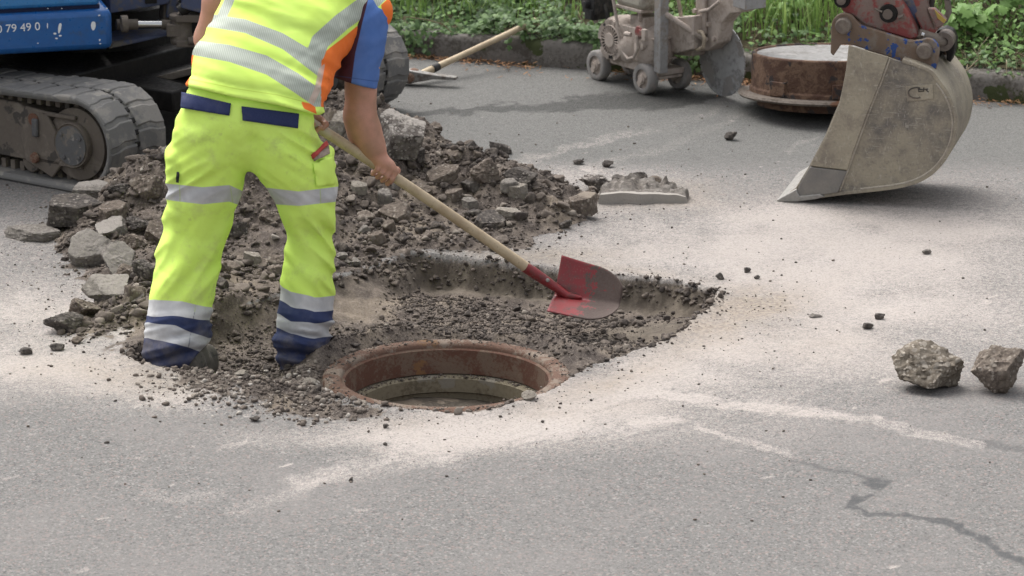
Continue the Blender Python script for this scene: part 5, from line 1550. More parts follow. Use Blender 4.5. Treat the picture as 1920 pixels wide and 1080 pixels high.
m = MB(); m.prism([bp(*p) + BN * -.022 for p in ((1457, 374), (1478, 362), (1494, 353), (1500, 366), (1538, 362), (1548, 367), (1530, 372), (1495, 376.5), (1462, 377))], BN * (BW + .044)); m.build('cutting_edge', EDGE, bk, .004)
m = MB(); m.prism([bp(*p) + BN * -.005 for p in ((1698, 161), (1749, 157), (1751, 185), (1701, 191))], BN * .006)
plq = m.build('plaque', BUCK2, bk, .003)
m = MB()
arc = []
for k in range(17):
    a = math.radians(55 + k * 250 / 16); arc.append(bp(1719 + 14 * math.cos(a) * (1.15 if math.cos(a) < 0 else .8), 174 - 10 * math.sin(a), -.006))
m.tube(arc, .0034, 6)
m.tube([bp(1722, 165, -.006), bp(1722, 172, -.006), bp(1732, 171, -.006), bp(1732, 164, -.006)], .0026, 6); m.tube([bp(1722, 168, -.006), bp(1740, 167, -.006)], .0026, 6); m.tube([bp(1736, 168, -.006), bp(1741, 173, -.006)], .0026, 6)
m.build('emblem', MUDST, bk)

# coupler bracket
def ear(cx, cy, r, a0, a1, k=9): return [(cx + r * math.cos(math.radians(a0 + (a1 - a0) * i / (k - 1))), cy - r * math.sin(math.radians(a0 + (a1 - a0) * i / (k - 1)))) for i in range(k)]
cp = ear(1582.5, 49, 24, 185, 28) + [(1609, 43), (1614, 48), (1660, 62), (1706, 77), (1716, 76)] + ear(1738, 95, 23, 118, -8) + [(1758, 118), (1751, 145), (1744, 140), (1700, 121), (1666, 106), (1630, 95), (1592, 83), (1577, 83), (1569, 95), (1562, 105), (1557, 99), (1558, 75)]
qc = empty('quick_coupler', tuple(bp(1660, 90, .2) - wloc(ex))); qc.parent = ex
m = MB()
for q_ in (.055, .055 + .30): m.prism([bp(p[0], p[1], .055) + BN * (q_ - .055) for p in cp], BN * .026)
m.box((bp(1660, 100, .055) + BN * .16), (.16, .28, .02), (BR, BN, EZ))
m.build('bracket', COUP, qc, .004)
for px, py in ((1582, 48), (1734, 95)):
    m = MB(); m.lathe([(.001, -.026), (.030, -.026), (.036, -.020), (.037, .0), (.037, .35), (.001, .37)], bp(px, py, .055), BN, 28); m.build('pin', PINM, qc)

# arm end, link and hoses
arm = [(1530, -90), (1560, -30), (1570, 4), (1580, 22), (1600, 30), (1622, 48), (1665, 62), (1708, 75), (1722, 70), (1714, 50), (1701, 20), (1688, 0), (1670, -40), (1640, -90)]
ao = empty('arm', tuple(bp(1640, 20, .2) - wloc(ex))); ao.parent = ex
m = MB(); m.prism([bp(p[0], p[1], .10) for p in arm], BN * .20)
a0_ = bp(1590, -75, .2); bt0 = np.array([0.15, 15.25, 2.75])
mid1 = bp(1565, -240, .2)
def beam(mb, p_, q_, w0, w1):
    d_ = q_ - p_; L_ = np.linalg.norm(d_); d_ /= L_; s_ = BN; u_ = np.cross(d_, s_); u_ /= np.linalg.norm(u_)
    V = [p_ + s_ * a * .09 + u_ * b * w0 for a, b in ((-1, -1), (1, -1), (1, 1), (-1, 1))] + [q_ + s_ * a * .09 + u_ * b * w1 for a, b in ((-1, -1), (1, -1), (1, 1), (-1, 1))]
    mb.add(V, [[0, 1, 2, 3], [4, 5, 6, 7], [0, 1, 5, 4], [1, 2, 6, 5], [2, 3, 7, 6], [3, 0, 4, 7]])
beam(m, a0_, bt0, .09, .14)
m.build('arm_beam', REDM, ao, .008)
for px, py, r0, r1 in ((1666, 25, .038, .022), (1579, -1, .034, .02)):
    m = MB(); m.lathe([(.018, -.018), (r0, -.018), (r0 + .004, .0), (.018, .0)], bp(px, py, .10), BN, 28, closed=True); m.build('bushing', DARKST, ao)
    m = MB(); m.lathe([(.001, -.03), (r1, -.03), (r1 + .001, .02), (.001, .02)], bp(px, py, .10), BN, 24); m.build('pin', PINM, ao)
m = MB(); m.tube([bp(1640, 16, .08), bp(1648, 20, .08), bp(1654, 22, .08)], .005, 6); m.tube([bp(1644, 22, .08), bp(1650, 12, .08)], .003, 6); m.build('split_pin', PINM, ao)
m = MB(); m.tube([bp(1684, 33, .08), bp(1694, 30, .08)], .008, 8); m.build('grease_nipple', PINM, ao)
m = MB(); m.prism([bp(p[0], p[1], .16) for p in ((1728, -40), (1735, 0), (1740, 22), (1755, 60), (1752, 64), (1728, 58), (1712, 22), (1700, -40))], BN * .14); 
m.prism([bp(p[0], p[1], .14) for p in ((1738, 16), (1752, 16), (1775, 38), (1768, 48), (1756, 54))], BN * .04); m.build('link', REDM, ao, .006)
m = MB(); m.prism([bp(p[0], p[1], .13) for p in ((1752, 18), (1762, 28), (1774, 38), (1770, 44), (1758, 34))], BN * .006); m.build('warning_sticker', NT('yellow_sticker').fin((0.36, 0.26, 0.06), .7), ao)
m = MB(); m.tube([bp(1722, 63, .12), bp(1748, 74, .14), bp(1776, 80, .2)], [.024, .030, .034], 14); m.lathe([(.02, -.01), (.042, -.01), (.042, .08), (.02, .08)], bp(1770, 78, .16), BN, 20, closed=True); m.build('link_rod', PINM, ao)
m = MB(); m.prism([bp(p[0], p[1], .26) for p in ((1755, 60), (1770, 54), (1784, 60), (1791, 76), (1788, 100), (1782, 118), (1774, 112), (1774, 96), (1760, 106), (1757, 84))], BN * .10); m.build('tipping_link', DARKST, ao, .006)
m = MB(); m.tube([bp(1728, 64, .1), bp(1733, 66, .1)], .012, 10); m.build('plug', CHROME, ao)
m = MB(); m.tube([bp(1768, -40, .2), bp(1776, 0, .2), bp(1779, 22, .2), bp(1772, 38, .2), bp(1760, 44, .2)], .014, 8); m.tube([bp(1744, -40, .24), bp(1748, 0, .24), bp(1746, 20, .24)], .012, 8); m.build('hose', MUDST, ao)
m = MB(); m.tube([bp(1704, 0, .2), bp(1714, 18, .2), bp(1724, 40, .22)], [.05, .045, .03], 14); m.tube([bp(1700, 0, .2), bp(1660, -160, .2)], .05, 14); m.build('bucket_cylinder', BLUEG, ao)
# boom, out of the top of the frame
m = MB(); pb = np.array([pp[0] + .12, pp[1], zhi + .02]); pm = np.array([pb[0] + .25, pb[1] - .08, 2.1])
beam(m, pb, pm, .10, .15); beam(m, pm, bt0 + np.array([-.1, .02, .02]), .15, .13); m.build('boom', BLUEG, ex, .008)
# ------------------------------------------------------------------ the worker: surfaces grown from distance fields
class Field:
    def __init__(s, lo, hi, h):
        s.lo = np.asarray(lo, float); s.h = h
        s.n = np.ceil((np.asarray(hi) - s.lo) / h).astype(int) + 1
        s.d = np.full(s.n, 1.0, np.float32)
    def block(s, lo, hi):
        a = np.clip(np.floor((np.asarray(lo) - s.lo) / s.h).astype(int), 0, s.n); b = np.clip(np.ceil((np.asarray(hi) - s.lo) / s.h).astype(int) + 1, 0, s.n)
        sl = tuple(slice(x, y) for x, y in zip(a, b))
        ax = [s.lo[i] + s.h * np.arange(a[i], b[i]) for i in range(3)]
        return sl, np.stack(np.meshgrid(*ax, indexing='ij'), -1)
    def union(s, lo, hi, fn, k=0.02):
        sl, P = s.block(lo, hi)
        if P.size == 0: return
        v = fn(P).astype(np.float32); o = s.d[sl]
        if k:
            hh = np.maximum(k - np.abs(o - v), 0) / k
            s.d[sl] = np.minimum(o, v) - hh * hh * k * .25
        else: s.d[sl] = np.minimum(o, v)
    def cone(s, a, b, ra, rb, k=0.02, ysc=1.0):
        a, b = np.asarray(a, float), np.asarray(b, float); R = max(ra, rb) + k + .02
        sc = np.array([1, 1 / ysc, 1])
        A, B = a * sc, b * sc
        def fn(P):
            Q = P * sc - A; d = B - A; t = np.clip((Q @ d) / (d @ d + 1e-12), 0, 1)
            return np.linalg.norm(Q - t[..., None] * d, axis=-1) - (ra + (rb - ra) * t)
        s.union(np.minimum(a, b) - R, np.maximum(a, b) + R, fn, k)
    def chain(s, pts, rs, k=0.012, ysc=1.0):
        for i in range(len(pts) - 1): s.cone(pts[i], pts[i + 1], rs[i], rs[i + 1], k, ysc)
    def tubeform(s, C, a, b, lat, k=0.02, p=2.0, pad=.05):
        """swept superellipse: centres C, half widths a, half depths b, lateral axes lat"""
        C = [np.asarray(c, float) for c in C]; lat = [np.asarray(l, float) / np.linalg.norm(l) for l in lat]
        m = len(C); R = max(max(a), max(b)) + pad
        lo = np.min(C, 0) - R; hi = np.max(C, 0) + R
        def fn(P):
            best = np.full(P.shape[:-1], 1e3)
            for i in range(m - 1):
                d = C[i + 1] - C[i]; L2 = d @ d
                t0 = ((P - C[i]) @ d) / L2; t = np.clip(t0, 0, 1)
                Q = P - C[i] - t[..., None] * d
                la = lat[i] * (1 - t[..., None]) + lat[i + 1] * t[..., None]
                u = np.sum(Q * la, -1)
                rest = np.sqrt(np.maximum(np.sum(Q * Q, -1) - u * u, 0))
                aa = a[i] + (a[i + 1] - a[i]) * t; bb = b[i] + (b[i + 1] - b[i]) * t
                q = ((np.abs(u) / aa) ** p + (rest / bb) ** p) ** (1 / p)
                mm = np.minimum(aa, bb)
                v = (q - 1) * mm * (.55 + .45 * np.minimum(aa / bb, bb / aa))
                best = np.minimum(best, v)
            return best
        s.union(lo, hi, fn, k)
    def cut(s, p0, n_):
        """keep the side against n_"""
        sl, P = s.block(s.lo, s.lo + s.n * s.h)
        s.d = np.maximum(s.d, ((P - np.asarray(p0)) @ (np.asarray(n_, float) / np.linalg.norm(n_))).astype(np.float32))
    def add(s, fn, band=.06):
        idx = np.nonzero(np.abs(s.d) < band)
        P = s.lo + s.h * np.stack(idx, -1)
        s.d[idx] += fn(P[:, 0], P[:, 1], P[:, 2]).astype(np.float32)
    def mesh(s):
        d = s.d; ins = d < 0
        c = np.zeros(np.array(d.shape) - 1, np.uint8)
        n0, n1, n2 = c.shape
        for dx in (0, 1):
            for dy in (0, 1):
                for dz in (0, 1): c += ins[dx:dx + n0, dy:dy + n1, dz:dz + n2]
        act = (c > 0) & (c < 8)
        I = np.stack(np.nonzero(act), -1)
        idm = np.full(c.shape, -1, np.int64); idm[act] = np.arange(len(I))
        acc = np.zeros((len(I), 3)); cnt = np.zeros(len(I))
        for ax in range(3):
            o1, o2 = [(1, 2), (0, 2), (0, 1)][ax]
            for u in (0, 1):
                for v in (0, 1):
                    A = I.copy(); A[:, o1] += u; A[:, o2] += v
                    B = A.copy(); B[:, ax] += 1
                    da = d[A[:, 0], A[:, 1], A[:, 2]]; db = d[B[:, 0], B[:, 1], B[:, 2]]
                    m = (da < 0) != (db < 0)
                    t = np.where(m, da / np.where(m, da - db, 1), 0)
                    pt = A.astype(float); pt[:, ax] += t
                    acc[m] += pt[m]; cnt[m] += 1
        V = s.lo + s.h * acc / cnt[:, None]
        Fs = []
        for ax in range(3):
            o1, o2 = [(1, 2), (2, 0), (0, 1)][ax]
            sl0 = [slice(None)] * 3; sl1 = [slice(None)] * 3
            sl0[ax] = slice(0, -1); sl1[ax] = slice(1, None)
            e = ins[tuple(sl0)] != ins[tuple(sl1)]
            E = np.stack(np.nonzero(e), -1)
            ok = np.all(E > 0, 1) | True
            ok = (E[:, o1] > 0) & (E[:, o2] > 0) & (E[:, o1] < c.shape[o1]) & (E[:, o2] < c.shape[o2]); E = E[ok]
            def cell(a_, b_):
                K = E.copy(); K[:, o1] -= a_; K[:, o2] -= b_
                return idm[K[:, 0], K[:, 1], K[:, 2]]
            q = np.stack([cell(1, 1), cell(0, 1), cell(0, 0), cell(1, 0)], 1)
            fl = ins[E[:, 0], E[:, 1], E[:, 2]]
            q[~fl] = q[~fl][:, ::-1]
            Fs.append(q)
        F = np.concatenate(Fs)
        F = F[np.all(F >= 0, 1)]
        return V, F
    def hit(s, px, py, off=0.0):
        a, b = (px - 960) / FPX, -(py - 540) / FPX
        dr = np.array([a, CT + b * ST, -ST + b * CT]); dr /= np.linalg.norm(dr)
        t = np.arange(11.8, 14.2, s.h * .35)
        P = np.array([0, 0, CAMH]) + t[:, None] * dr
        i = np.round((P - s.lo) / s.h).astype(int); ok = np.all((i >= 0) & (i < s.n), 1)
        v = np.ones(len(P)); v[ok] = s.d[i[ok, 0], i[ok, 1], i[ok, 2]]
        k = np.nonzero(v < off + .001)[0]
        return P[k[0]] if len(k) else None

def smooth_mesh(V, F, it=2, lam=.5):
    for _ in range(it):
        acc = np.zeros_like(V); cnt = np.zeros(len(V))
        for a, b in ((0, 1), (1, 2), (2, 3), (3, 0)):
            np.add.at(acc, F[:, a], V[F[:, b]]); np.add.at(acc, F[:, b], V[F[:, a]])
            np.add.at(cnt, F[:, a], 1); np.add.at(cnt, F[:, b], 1)
        V = V + lam * (acc / np.maximum(cnt, 1)[:, None] - V)
    return V

PB = np.array([-1.02, 12.45, -.12])
person = tag(empty('person', tuple(PB)), 'worker in yellow high-visibility vest and trousers bending over the pit with a shovel', 'person')

def garment(name, fld, mat, attrs=None, it=2, parent=None):
    V, F = fld.mesh()
    V = smooth_mesh(V, F, it)
    at_ = {}
    if attrs:
        X, Y = pj(V[:, 0], V[:, 1], V[:, 2])
        at_ = attrs(X, Y, V)
    par = parent or person
    return link(name, new_mesh(name, V - wloc(par), F, mat, at_), par)

def A(px, py, y): return at(px, py, y=y)

# ---- trousers
TF = Field((-1.48, 12.20, -.17), (-.52, 12.92, 1.13), .0062)
lat = (1, .12, 0)
TF.tubeform([A(470, 150, 12.58), A(468, 190, 12.55), A(463, 220, 12.52), A(461, 238, 12.515)], [.215, .238, .252, .258], [.135, .145, .15, .135], [(1, .1, -.12)] * 4, .03, 2.3)
LL = [A(400, 262, 12.52), A(391, 305, 12.53), A(384, 350, 12.55), A(367, 430, 12.57), A(350, 490, 12.54), A(343, 545, 12.50), A(336, 592, 12.475), A(332, 640, 12.46), A(330, 700, 12.455)]
TF.tubeform(LL, [.140, .140, .138, .120, .116, .117, .120, .122, .124], [.15, .148, .14, .122, .115, .118, .122, .126, .128], [lat] * 9, .028)
RL = [A(515, 268, 12.54), A(550, 308, 12.56), A(571, 350, 12.58), A(581, 430, 12.60), A(580, 490, 12.59), A(577, 545, 12.57), A(576, 580, 12.56), A(571, 625, 12.55), A(566, 660, 12.545), A(566, 700, 12.545)]
TF.tubeform(RL, [.130, .124, .118, .088, .089, .099, .105, .104, .098, .092], [.145, .14, .135, .11, .105, .11, .115, .118, .115, .11], [lat] * 10, .028)
for p_, h_ in ((A(331, 338, 12.53), (.030, .085, .125)),):
    TF.cone(p_ + np.array([0, -.03, .10]), p_ + np.array([0.004, .0, -.10]), .038, .040, .02, 1.9)
p_ = A(610, 318, 12.57); TF.cone(p_ + np.array([0, -.02, .06]), p_ + np.array([.004, 0, -.08]), .036, .040, .02, 1.8)
ank_l = A(332, 640, 12.46)[2]
def ridge(a, b, seed):
    """soft folds running along a, spaced along b"""
    q = noise(a, b, np.zeros_like(a) + .5, seed) + .45 * noise(a * 1.7 + 3, b * 2.1, np.zeros_like(a) + .5, seed + 3)
    q2 = noise(a * 1.2 + 7, b * 1.3 + 2, np.zeros_like(a) + .5, seed + 9)
    return np.clip(.75 * q + .55 * (1 - 2.6 * np.abs(q2)), -1.2, 1.2)
def folds(x, y, z):
    X, Y = pj(x, y, z)
    yy = y * 3.0
    r = 0
    Lg = X < 460
    cx = np.where(Lg, 335, 572)
    lo = sstep(545, 640, Y)
    r = r - .021 * lo * ridge((X - cx) / 80 + yy * .6, (Y + .22 * (X - cx) * np.where(Lg, 1, -.7)) / 17, 201)
    k1 = sstep(370, 430, Y) * sstep(600, 520, Y)
    r = r - .018 * k1 * ridge((Y * .8 + X * np.where(Lg, -.6, .6)) / 120 + yy, (Y * .62 + X * np.where(Lg, .78, -.78)) / 30, 203)
    sg = np.where(X < 487, 1.0, -1.0)
    k2 = sstep(225, 260, Y) * sstep(420, 350, Y) * (.35 + .65 * sstep(8, 40, np.abs(X - 487)))
    r = r - .0125 * k2 * ridge((X * .85 * sg - Y * .5) / 110 + yy, (Y * .85 + X * .5 * sg) / 26, 207)
    r = r + .010 * sstep(320, 350, Y) * sstep(330, 300, np.abs(X - 487) + 260) * 0
    k3 = np.exp(-((X - 487 - .12 * (Y - 320)) / 13) ** 2) * sstep(340, 300, Y) * sstep(215, 260, Y)
    r = r + .012 * k3
    r = r - .0045 * ridge((X * .8 + Y * .5) / 45 + yy * 2, (Y * .85 - X * .5) / 13, 209) * (.35 + .65 * noise(x * 3, y * 3, z * 3, 210).clip(0, 1))
    r = r - .003 * fbm(x * 9, y * 9, z * 7, oct=3, seed=205) - .006 * noise(x * 4, y * 4, z * 3, 206)
    return r
TF.add(folds)
TF.cut(A(470, 176, 12.5), (0.25, .1, .97))
TF.cut((0, 0, -.135), (0, 0, -1))
sl, P = TF.block(TF.lo, TF.lo + TF.n * TF.h)
X_, Y_ = pj(P[..., 0], P[..., 1], P[..., 2])
TF.d = np.maximum(TF.d, np.where(X_ < 455, (Y_ - np.interp(X_, [325, 346, 372, 392, 430], [730, 696, 662, 642, 600])) / 470, -1).astype(np.float32))
del P, X_, Y_
def bandsd(X, Y, top, bot):
    xs = [p[0] for p in top]; ys = [p[1] for p in top]; xb = [p[0] for p in bot]; yb = [p[1] for p in bot]
    return np.minimum(Y - np.interp(X, xs, ys), np.interp(X, xb, yb) - Y)
def trouser_attr(X, Y, V):
    wz = 2.0 * noise(V[:, 0] * 18, V[:, 1] * 18, V[:, 2] * 18, 211)
    Lg = X < 455 + (Y < 360) * 30
    s1 = bandsd(X, Y, [(310, 344), (330, 346), (380, 351), (430, 347), (470, 365)], [(310, 374), (330, 377), (380, 383), (430, 378), (470, 392)])
    s2 = bandsd(X, Y + wz, [(270, 561), (340, 564), (400, 577)], [(270, 592), (340, 594), (400, 602)])
    s3 = bandsd(X, Y + wz, [(268, 604), (330, 612), (390, 634)], [(268, 634), (330, 644), (390, 664)])
    r1 = bandsd(X, Y, [(500, 352), (560, 359), (632, 350)], [(500, 382), (560, 386), (632, 378)])
    r2 = bandsd(X, Y + wz, [(515, 528), (545, 548), (590, 558), (635, 552)], [(515, 558), (545, 574), (590, 586), (635, 580)])
    r3 = bandsd(X, Y + wz, [(515, 586), (545, 602), (590, 606), (635, 600)], [(515, 612), (545, 626), (590, 634), (635, 630)])
    sil = np.where(Lg, np.maximum(np.maximum(s1, s2), s3), np.maximum(np.maximum(r1, r2), r3))
    nav = np.where(Lg, Y + wz - np.interp(X, [270, 340, 400], [578, 580, 590]), Y + wz - np.interp(X, [515, 545, 590, 635], [545, 562, 573, 567]))
    seam = np.where(Lg, np.abs(X - np.interp(Y, [340, 400, 560, 660], [430, 440, 369, 352])), np.abs(X - np.interp(Y, [300, 350, 400], [598, 600, 602]) + (Y > 410) * 99))
    for pl in ([(452, 206), (468, 258), (486, 322)], [(346, 264), (388, 273), (428, 276)], [(432, 236), (428, 276)], [(508, 262), (566, 270)], [(334, 284), (337, 350), (338, 400), (322, 408)], [(589, 232), (594, 290), (598, 352)], [(348, 440), (335, 520), (330, 560)], [(604, 392), (606, 470), (600, 550)], [(510, 270), (512, 290)]):
        seam = np.minimum(seam, seg_dist(X + .8 * noise(V[:, 0] * 40, V[:, 1] * 40, V[:, 2] * 40, 215), Y, pl)[0])
    return {'silver': sil * .1, 'navy': nav * .1, 'seam': seam, 'low': sstep(560, 690, Y)}

def cloth(name, yellow, paint):
    n = NT(name)
    f = n.noise(7, 4, .55); g = n.noise(900, 2, .5); d = n.noise(3.2, 5, .6)
    c = n.mix(n.rng(f, .3, .7), yellow, tuple(x * q for x, q in zip(yellow, (.93, .93, .8))))
    c = paint(n, c)
    return n, n.fin(c, .75, n.math('ADD', n.math('MULTIPLY', g, .25), n.noise(60, 3)), .18, .002, spec=.2)
YEL = (0.69, 0.94, 0.19)
def paint_tr(n, c):
    d = n.noise(9, 5, .65)
    c = n.mix(n.rng(d, .50, .74, 0, .36), c, (0.42, 0.43, 0.2))
    d2 = n.noise(30, 5, .7)
    c = n.mix(n.math('MULTIPLY', n.rng(d2, .58, .75, 0, .3), n.rng(n.noise(3.5, 3), .45, .6)), c, (0.3, 0.3, 0.16))
    c = n.mix(n.rng(n.attr('navy'), -.06, .06), c, n.mix(n.rng(d, .5, .75), (0.03, 0.042, 0.105), (0.062, 0.072, 0.13)))
    c = n.mix(n.rng(n.attr('silver'), -.06, .06), c, n.mix(n.rng(d, .4, .7), (0.44, 0.445, 0.46), (0.56, 0.56, 0.56)))
    ln = n.math('ADD', n.noise(6, 5, .7), n.math('MULTIPLY', n.attr('low'), .20))
    c = n.mix(n.rng(ln, .54, .84, 0, .5), c, (0.20, 0.175, 0.14))
    sm = n.math('MULTIPLY', n.rng(n.attr('seam'), .7, 1.6, 1, 0), n.rng(n.attr('silver'), -.06, .06))
    c = n.mix(n.math('MULTIPLY', sm, .5), c, n.mix(n.rng(n.attr('navy'), -.06, .06), (.40, .52, .10), (.012, .018, .05)))
    return c
_, TRM = cloth('trouser_cloth', YEL, paint_tr)
garment('trousers', TF, TRM, trouser_attr, 2)

def patch(name, fld, corners, mat, parent, off=.006, nu=24, nv=8, th=.004, bulge=0.0):
    """a piece of cloth lying on a surface: corners in photo pixels, laid on the field, given thickness"""
    V = np.zeros(((nu + 1) * (nv + 1), 3)); last = None
    for i in range(nu + 1):
        for j in range(nv + 1):
            u, v = i / nu, j / nv
            p = (np.array(corners[0]) * (1 - u) + np.array(corners[1]) * u) * (1 - v) + (np.array(corners[3]) * (1 - u) + np.array(corners[2]) * u) * v
            h_ = fld.hit(p[0], p[1], off + bulge * math.sin(math.pi * u) * math.sin(math.pi * v))
            if h_ is None: h_ = last if last is not None else A(p[0], p[1], 12.45)
            V[i * (nv + 1) + j] = h_; last = h_
    G = V.reshape(nu + 1, nv + 1, 3)
    for _ in range(3):
        G2 = G.copy(); G2[1:-1, 1:-1] = (G[:-2, 1:-1] + G[2:, 1:-1] + G[1:-1, :-2] + G[1:-1, 2:]) / 4; G = G2
    F = np.array([[i * (nv + 1) + j, i * (nv + 1) + j + 1, (i + 1) * (nv + 1) + j + 1, (i + 1) * (nv + 1) + j] for i in range(nu) for j in range(nv)])
    o = link(name, new_mesh(name, G.reshape(-1, 3) - wloc(parent), F, mat), parent)
    s_ = o.modifiers.new('thick', 'SOLIDIFY'); s_.thickness = th; s_.offset = -1
    return o
NAVY = grimy('navy_cloth', (0.022, 0.032, 0.095), (0.045, 0.052, 0.11), 12, .4, .8, 0.0, 200, .2, .001)
tro = [o for o in person.children if o.name.startswith('trousers')][0]
patch('pocket_flap', TF, [(340, 172), (433, 194), (430, 217), (338, 202)], NAVY, person, .008)
patch('pocket_flap', TF, [(453, 199), (561, 213), (559, 241), (455, 226)], NAVY, person, .008)
_, YLP = cloth('pocket_cloth', YEL, lambda n, c: c)
patch('cargo_pocket', TF, [(588, 306), (626, 292), (629, 346), (594, 350)], YLP, person, .007, 12, 12, .004, .008)
REDT = NT('red_trim').fin((0.42, 0.06, 0.05), .7)
PINKL = grimy('rag_pale', (0.33, 0.26, 0.22), (0.25, 0.18, 0.14), 40, .5, .9)
patch('rag', TF, [(586, 294), (616, 268), (619, 287), (590, 302)], PINKL, person, .005, 10, 6, .003)
patch('pocket_trim', TF, [(583, 292), (613, 263), (616, 270), (587, 299)], REDT, person, .009, 10, 3, .003)
patch('cloth_tag', TF, [(331, 322), (336, 323), (335, 343), (330, 342)], grimy('black_tag', (.015, .02, .02), (.04, .04, .04), 60), person, .005, 3, 6, .002)

# ---- vest
VF = Field((-1.42, 12.22, .70), (-.42, 13.45, 1.62), .0068)
VC = [A(472, 208, 12.54), A(474, 185, 12.555), A(487, 140, 12.62), A(505, 100, 12.69), A(530, 55, 12.78), A(562, 5, 12.90), A(590, -45, 13.02), A(612, -90, 13.10)]
VF.tubeform(VC, [.250, .256, .256, .254, .256, .270, .270, .20], [.182, .178, .162, .16, .165, .165, .15, .11], [(1, .10, -.20), (1, .10, -.20), (1, .12, -.22), (1, .14, -.24), (1, .16, -.26), (1, .18, -.26), (1, .2, -.26), (1, .2, -.26)], .02, 2.5)
VF.cone(A(600, 10, 12.95), A(700, 25, 12.93), .105, .072, .06)
VF.cone(A(560, -40, 13.0), A(452, -55, 12.98), .105, .075, .06)
def vfold(x, y, z):
    X, Y = pj(x, y, z)
    yy = y * 3.0
    ang = np.arctan2(Y - 160, X - 610); rad = np.hypot(X - 610, Y - 160)
    r = -.0035 * np.exp(-(rad / 110) ** 2) * ridge(rad / 90 + yy, ang * 5.5, 221)
    ang = np.arctan2(Y - 60, X - 640); rad = np.hypot(X - 640, Y - 60)
    r = r - .003 * np.exp(-(rad / 120) ** 2) * ridge(rad / 90 + yy, ang * 4.5, 223)
    r = r - (.010 - .006 * sstep(600, 640, X)) * ridge((X + .4 * Y) / 170 + yy, (Y - X * .38) / 34, 225)
    r = r - .003 * fbm(x * 8, y * 8, z * 8, oct=3, seed=223) - .006 * noise(x * 3.5, y * 3.5, z * 3.5, 224)
    hem = np.interp(X, [340, 360, 440, 520, 590], [160, 163, 182, 196, 214])
    r = r - .004 * np.exp(-((Y - hem + 4) / 5) ** 2) + .004 * np.exp(-((Y - hem + 22) / 3) ** 2)
    return r
VF.add(vfold)
# hem, slanting down to the right
def cut_hem(F_):
    sl, P = F_.block(F_.lo, F_.lo + F_.n * F_.h)
    X, Y = pj(P[..., 0], P[..., 1], P[..., 2])
    hem = np.interp(X, [340, 360, 440, 520, 590, 600], [160, 164, 183, 197, 215, 216])
    F_.d = np.maximum(F_.d, ((Y - hem) / 470).astype(np.float32))
cut_hem(VF)
def vest_attr(X, Y, V):
    b1 = bandsd(X, Y, [(355, 72), (371, 76), (430, 84), (500, 104), (560, 138), (590, 160)], [(355, 102), (371, 105), (430, 116), (500, 140), (550, 172), (590, 200)])
    b2 = bandsd(X, Y, [(385, 26), (408, 28), (460, 36), (530, 62), (590, 98), (600, 106)], [(385, 50), (408, 53), (460, 62), (530, 92), (590, 138), (600, 146)])
    d, _, _ = seg_dist(X, Y, [(592, 100), (600, 78), (640, 42), (700, -2), (740, -40)])
    b3 = 17 - d
    d, _, _ = seg_dist(X, Y, [(412, 40), (428, 5), (445, -40)])
    b4 = 9 - d
    sd_ = poly_sd(X, Y, [(602, 104), (618, 90), (642, 72), (668, 50), (700, 34), (760, 20), (760, 240), (586, 196), (594, 168), (600, 140)])
    back = V[:, 1] > 12.9 + (X - 600) * .0012
    edge = poly_sd(X, Y, [(714, 10), (735, -10), (760, 60), (722, 40)])
    edge2 = poly_sd(X, Y, [(564, 190), (590, 196), (594, 214), (570, 204)]) 
    lft = np.interp(Y, [60, 100, 165], [372, 368, 356]) - X
    org = np.maximum.reduce([sd_, edge, edge2 * .6, np.where(Y > 98, lft - 4, -9)])
    pk_ = poly_sd(X, Y, [(598, 128), (610, 118), (600, 172), (588, 196), (578, 190), (590, 165)])
    sil = np.maximum.reduce([np.where(X < 602, b1, -9), np.where(X < 602, b2, -9), b3, b4])
    hem = Y - np.interp(X, [340, 360, 440, 520, 590, 600], [146, 149, 166, 178, 196, 196])
    stripe = X + .25 * Y
    return {'silver': sil * .1, 'orange': org * .1, 'pink': pk_ * .1, 'hem': hem, 'stripe': stripe}
def paint_v(n, c):
    st = n.math('SINE', n.math('MULTIPLY', n.attr('stripe'), 1.75))
    silc = n.mix(n.rng(st, -.3, .3), (0.34, 0.385, 0.31), (0.46, 0.485, 0.44))
    c = n.mix(n.rng(n.math('ABSOLUTE', n.attr('hem')), .6, 1.6, .45, 0), c, (.38, .5, .04))
    c = n.mix(n.rng(n.attr('orange'), -.06, .06), c, (0.82, 0.185, 0.035))
    c = n.mix(n.rng(n.attr('silver'), -.06, .06), c, silc)
    c = n.mix(n.math('MULTIPLY', n.rng(n.attr('pink'), -.06, .06), .85), c, (.55, .42, .35))
    return c
_, VSM = cloth('vest_cloth', YEL, paint_v)
garment('vest', VF, VSM, vest_attr, 2)

# ---- t-shirt sleeve
SF = Field((-.95, 12.55, .70), (-.30, 13.25, 1.45), .0062)
SF.tubeform([A(655, 0, 12.95), A(683, 40, 12.91), A(676, 100, 12.88), A(668, 150, 12.86), A(667, 175, 12.855)], [.10, .096, .088, .082, .082], [.11, .10, .092, .086, .086], [(1, 0, -.15)] * 5, .02)
def sfold(x, y, z):
    X, Y = pj(x, y, z)
    return -.007 * ridge((X - Y * .3) / 60 + y * 3, (Y + X * .5) / 24, 231) - .003 * fbm(x * 10, y * 10, z * 10, oct=2, seed=232)
SF.add(sfold)
SF.cut(A(668, 156, 12.86), at(668, 156, y=12.86) - at(672, 90, y=12.88) + np.array([-.03, 0, 0]))
def sl_attr(X, Y, V): return {'maroon': (np.interp(Y, [0, 40, 100, 160], [690, 680, 666, 658]) - X) * .1, 'hem': Y - np.interp(X, [630, 700], [142, 152])}
n = NT('sleeve_cloth')
f = n.noise(20, 4)
c = n.mix(n.rng(f, .3, .7), (0.075, 0.155, 0.40), (0.095, 0.18, 0.44)); c = n.mix(n.rng(n.attr('maroon'), -.06, .06), c, (0.06, 0.022, 0.032))
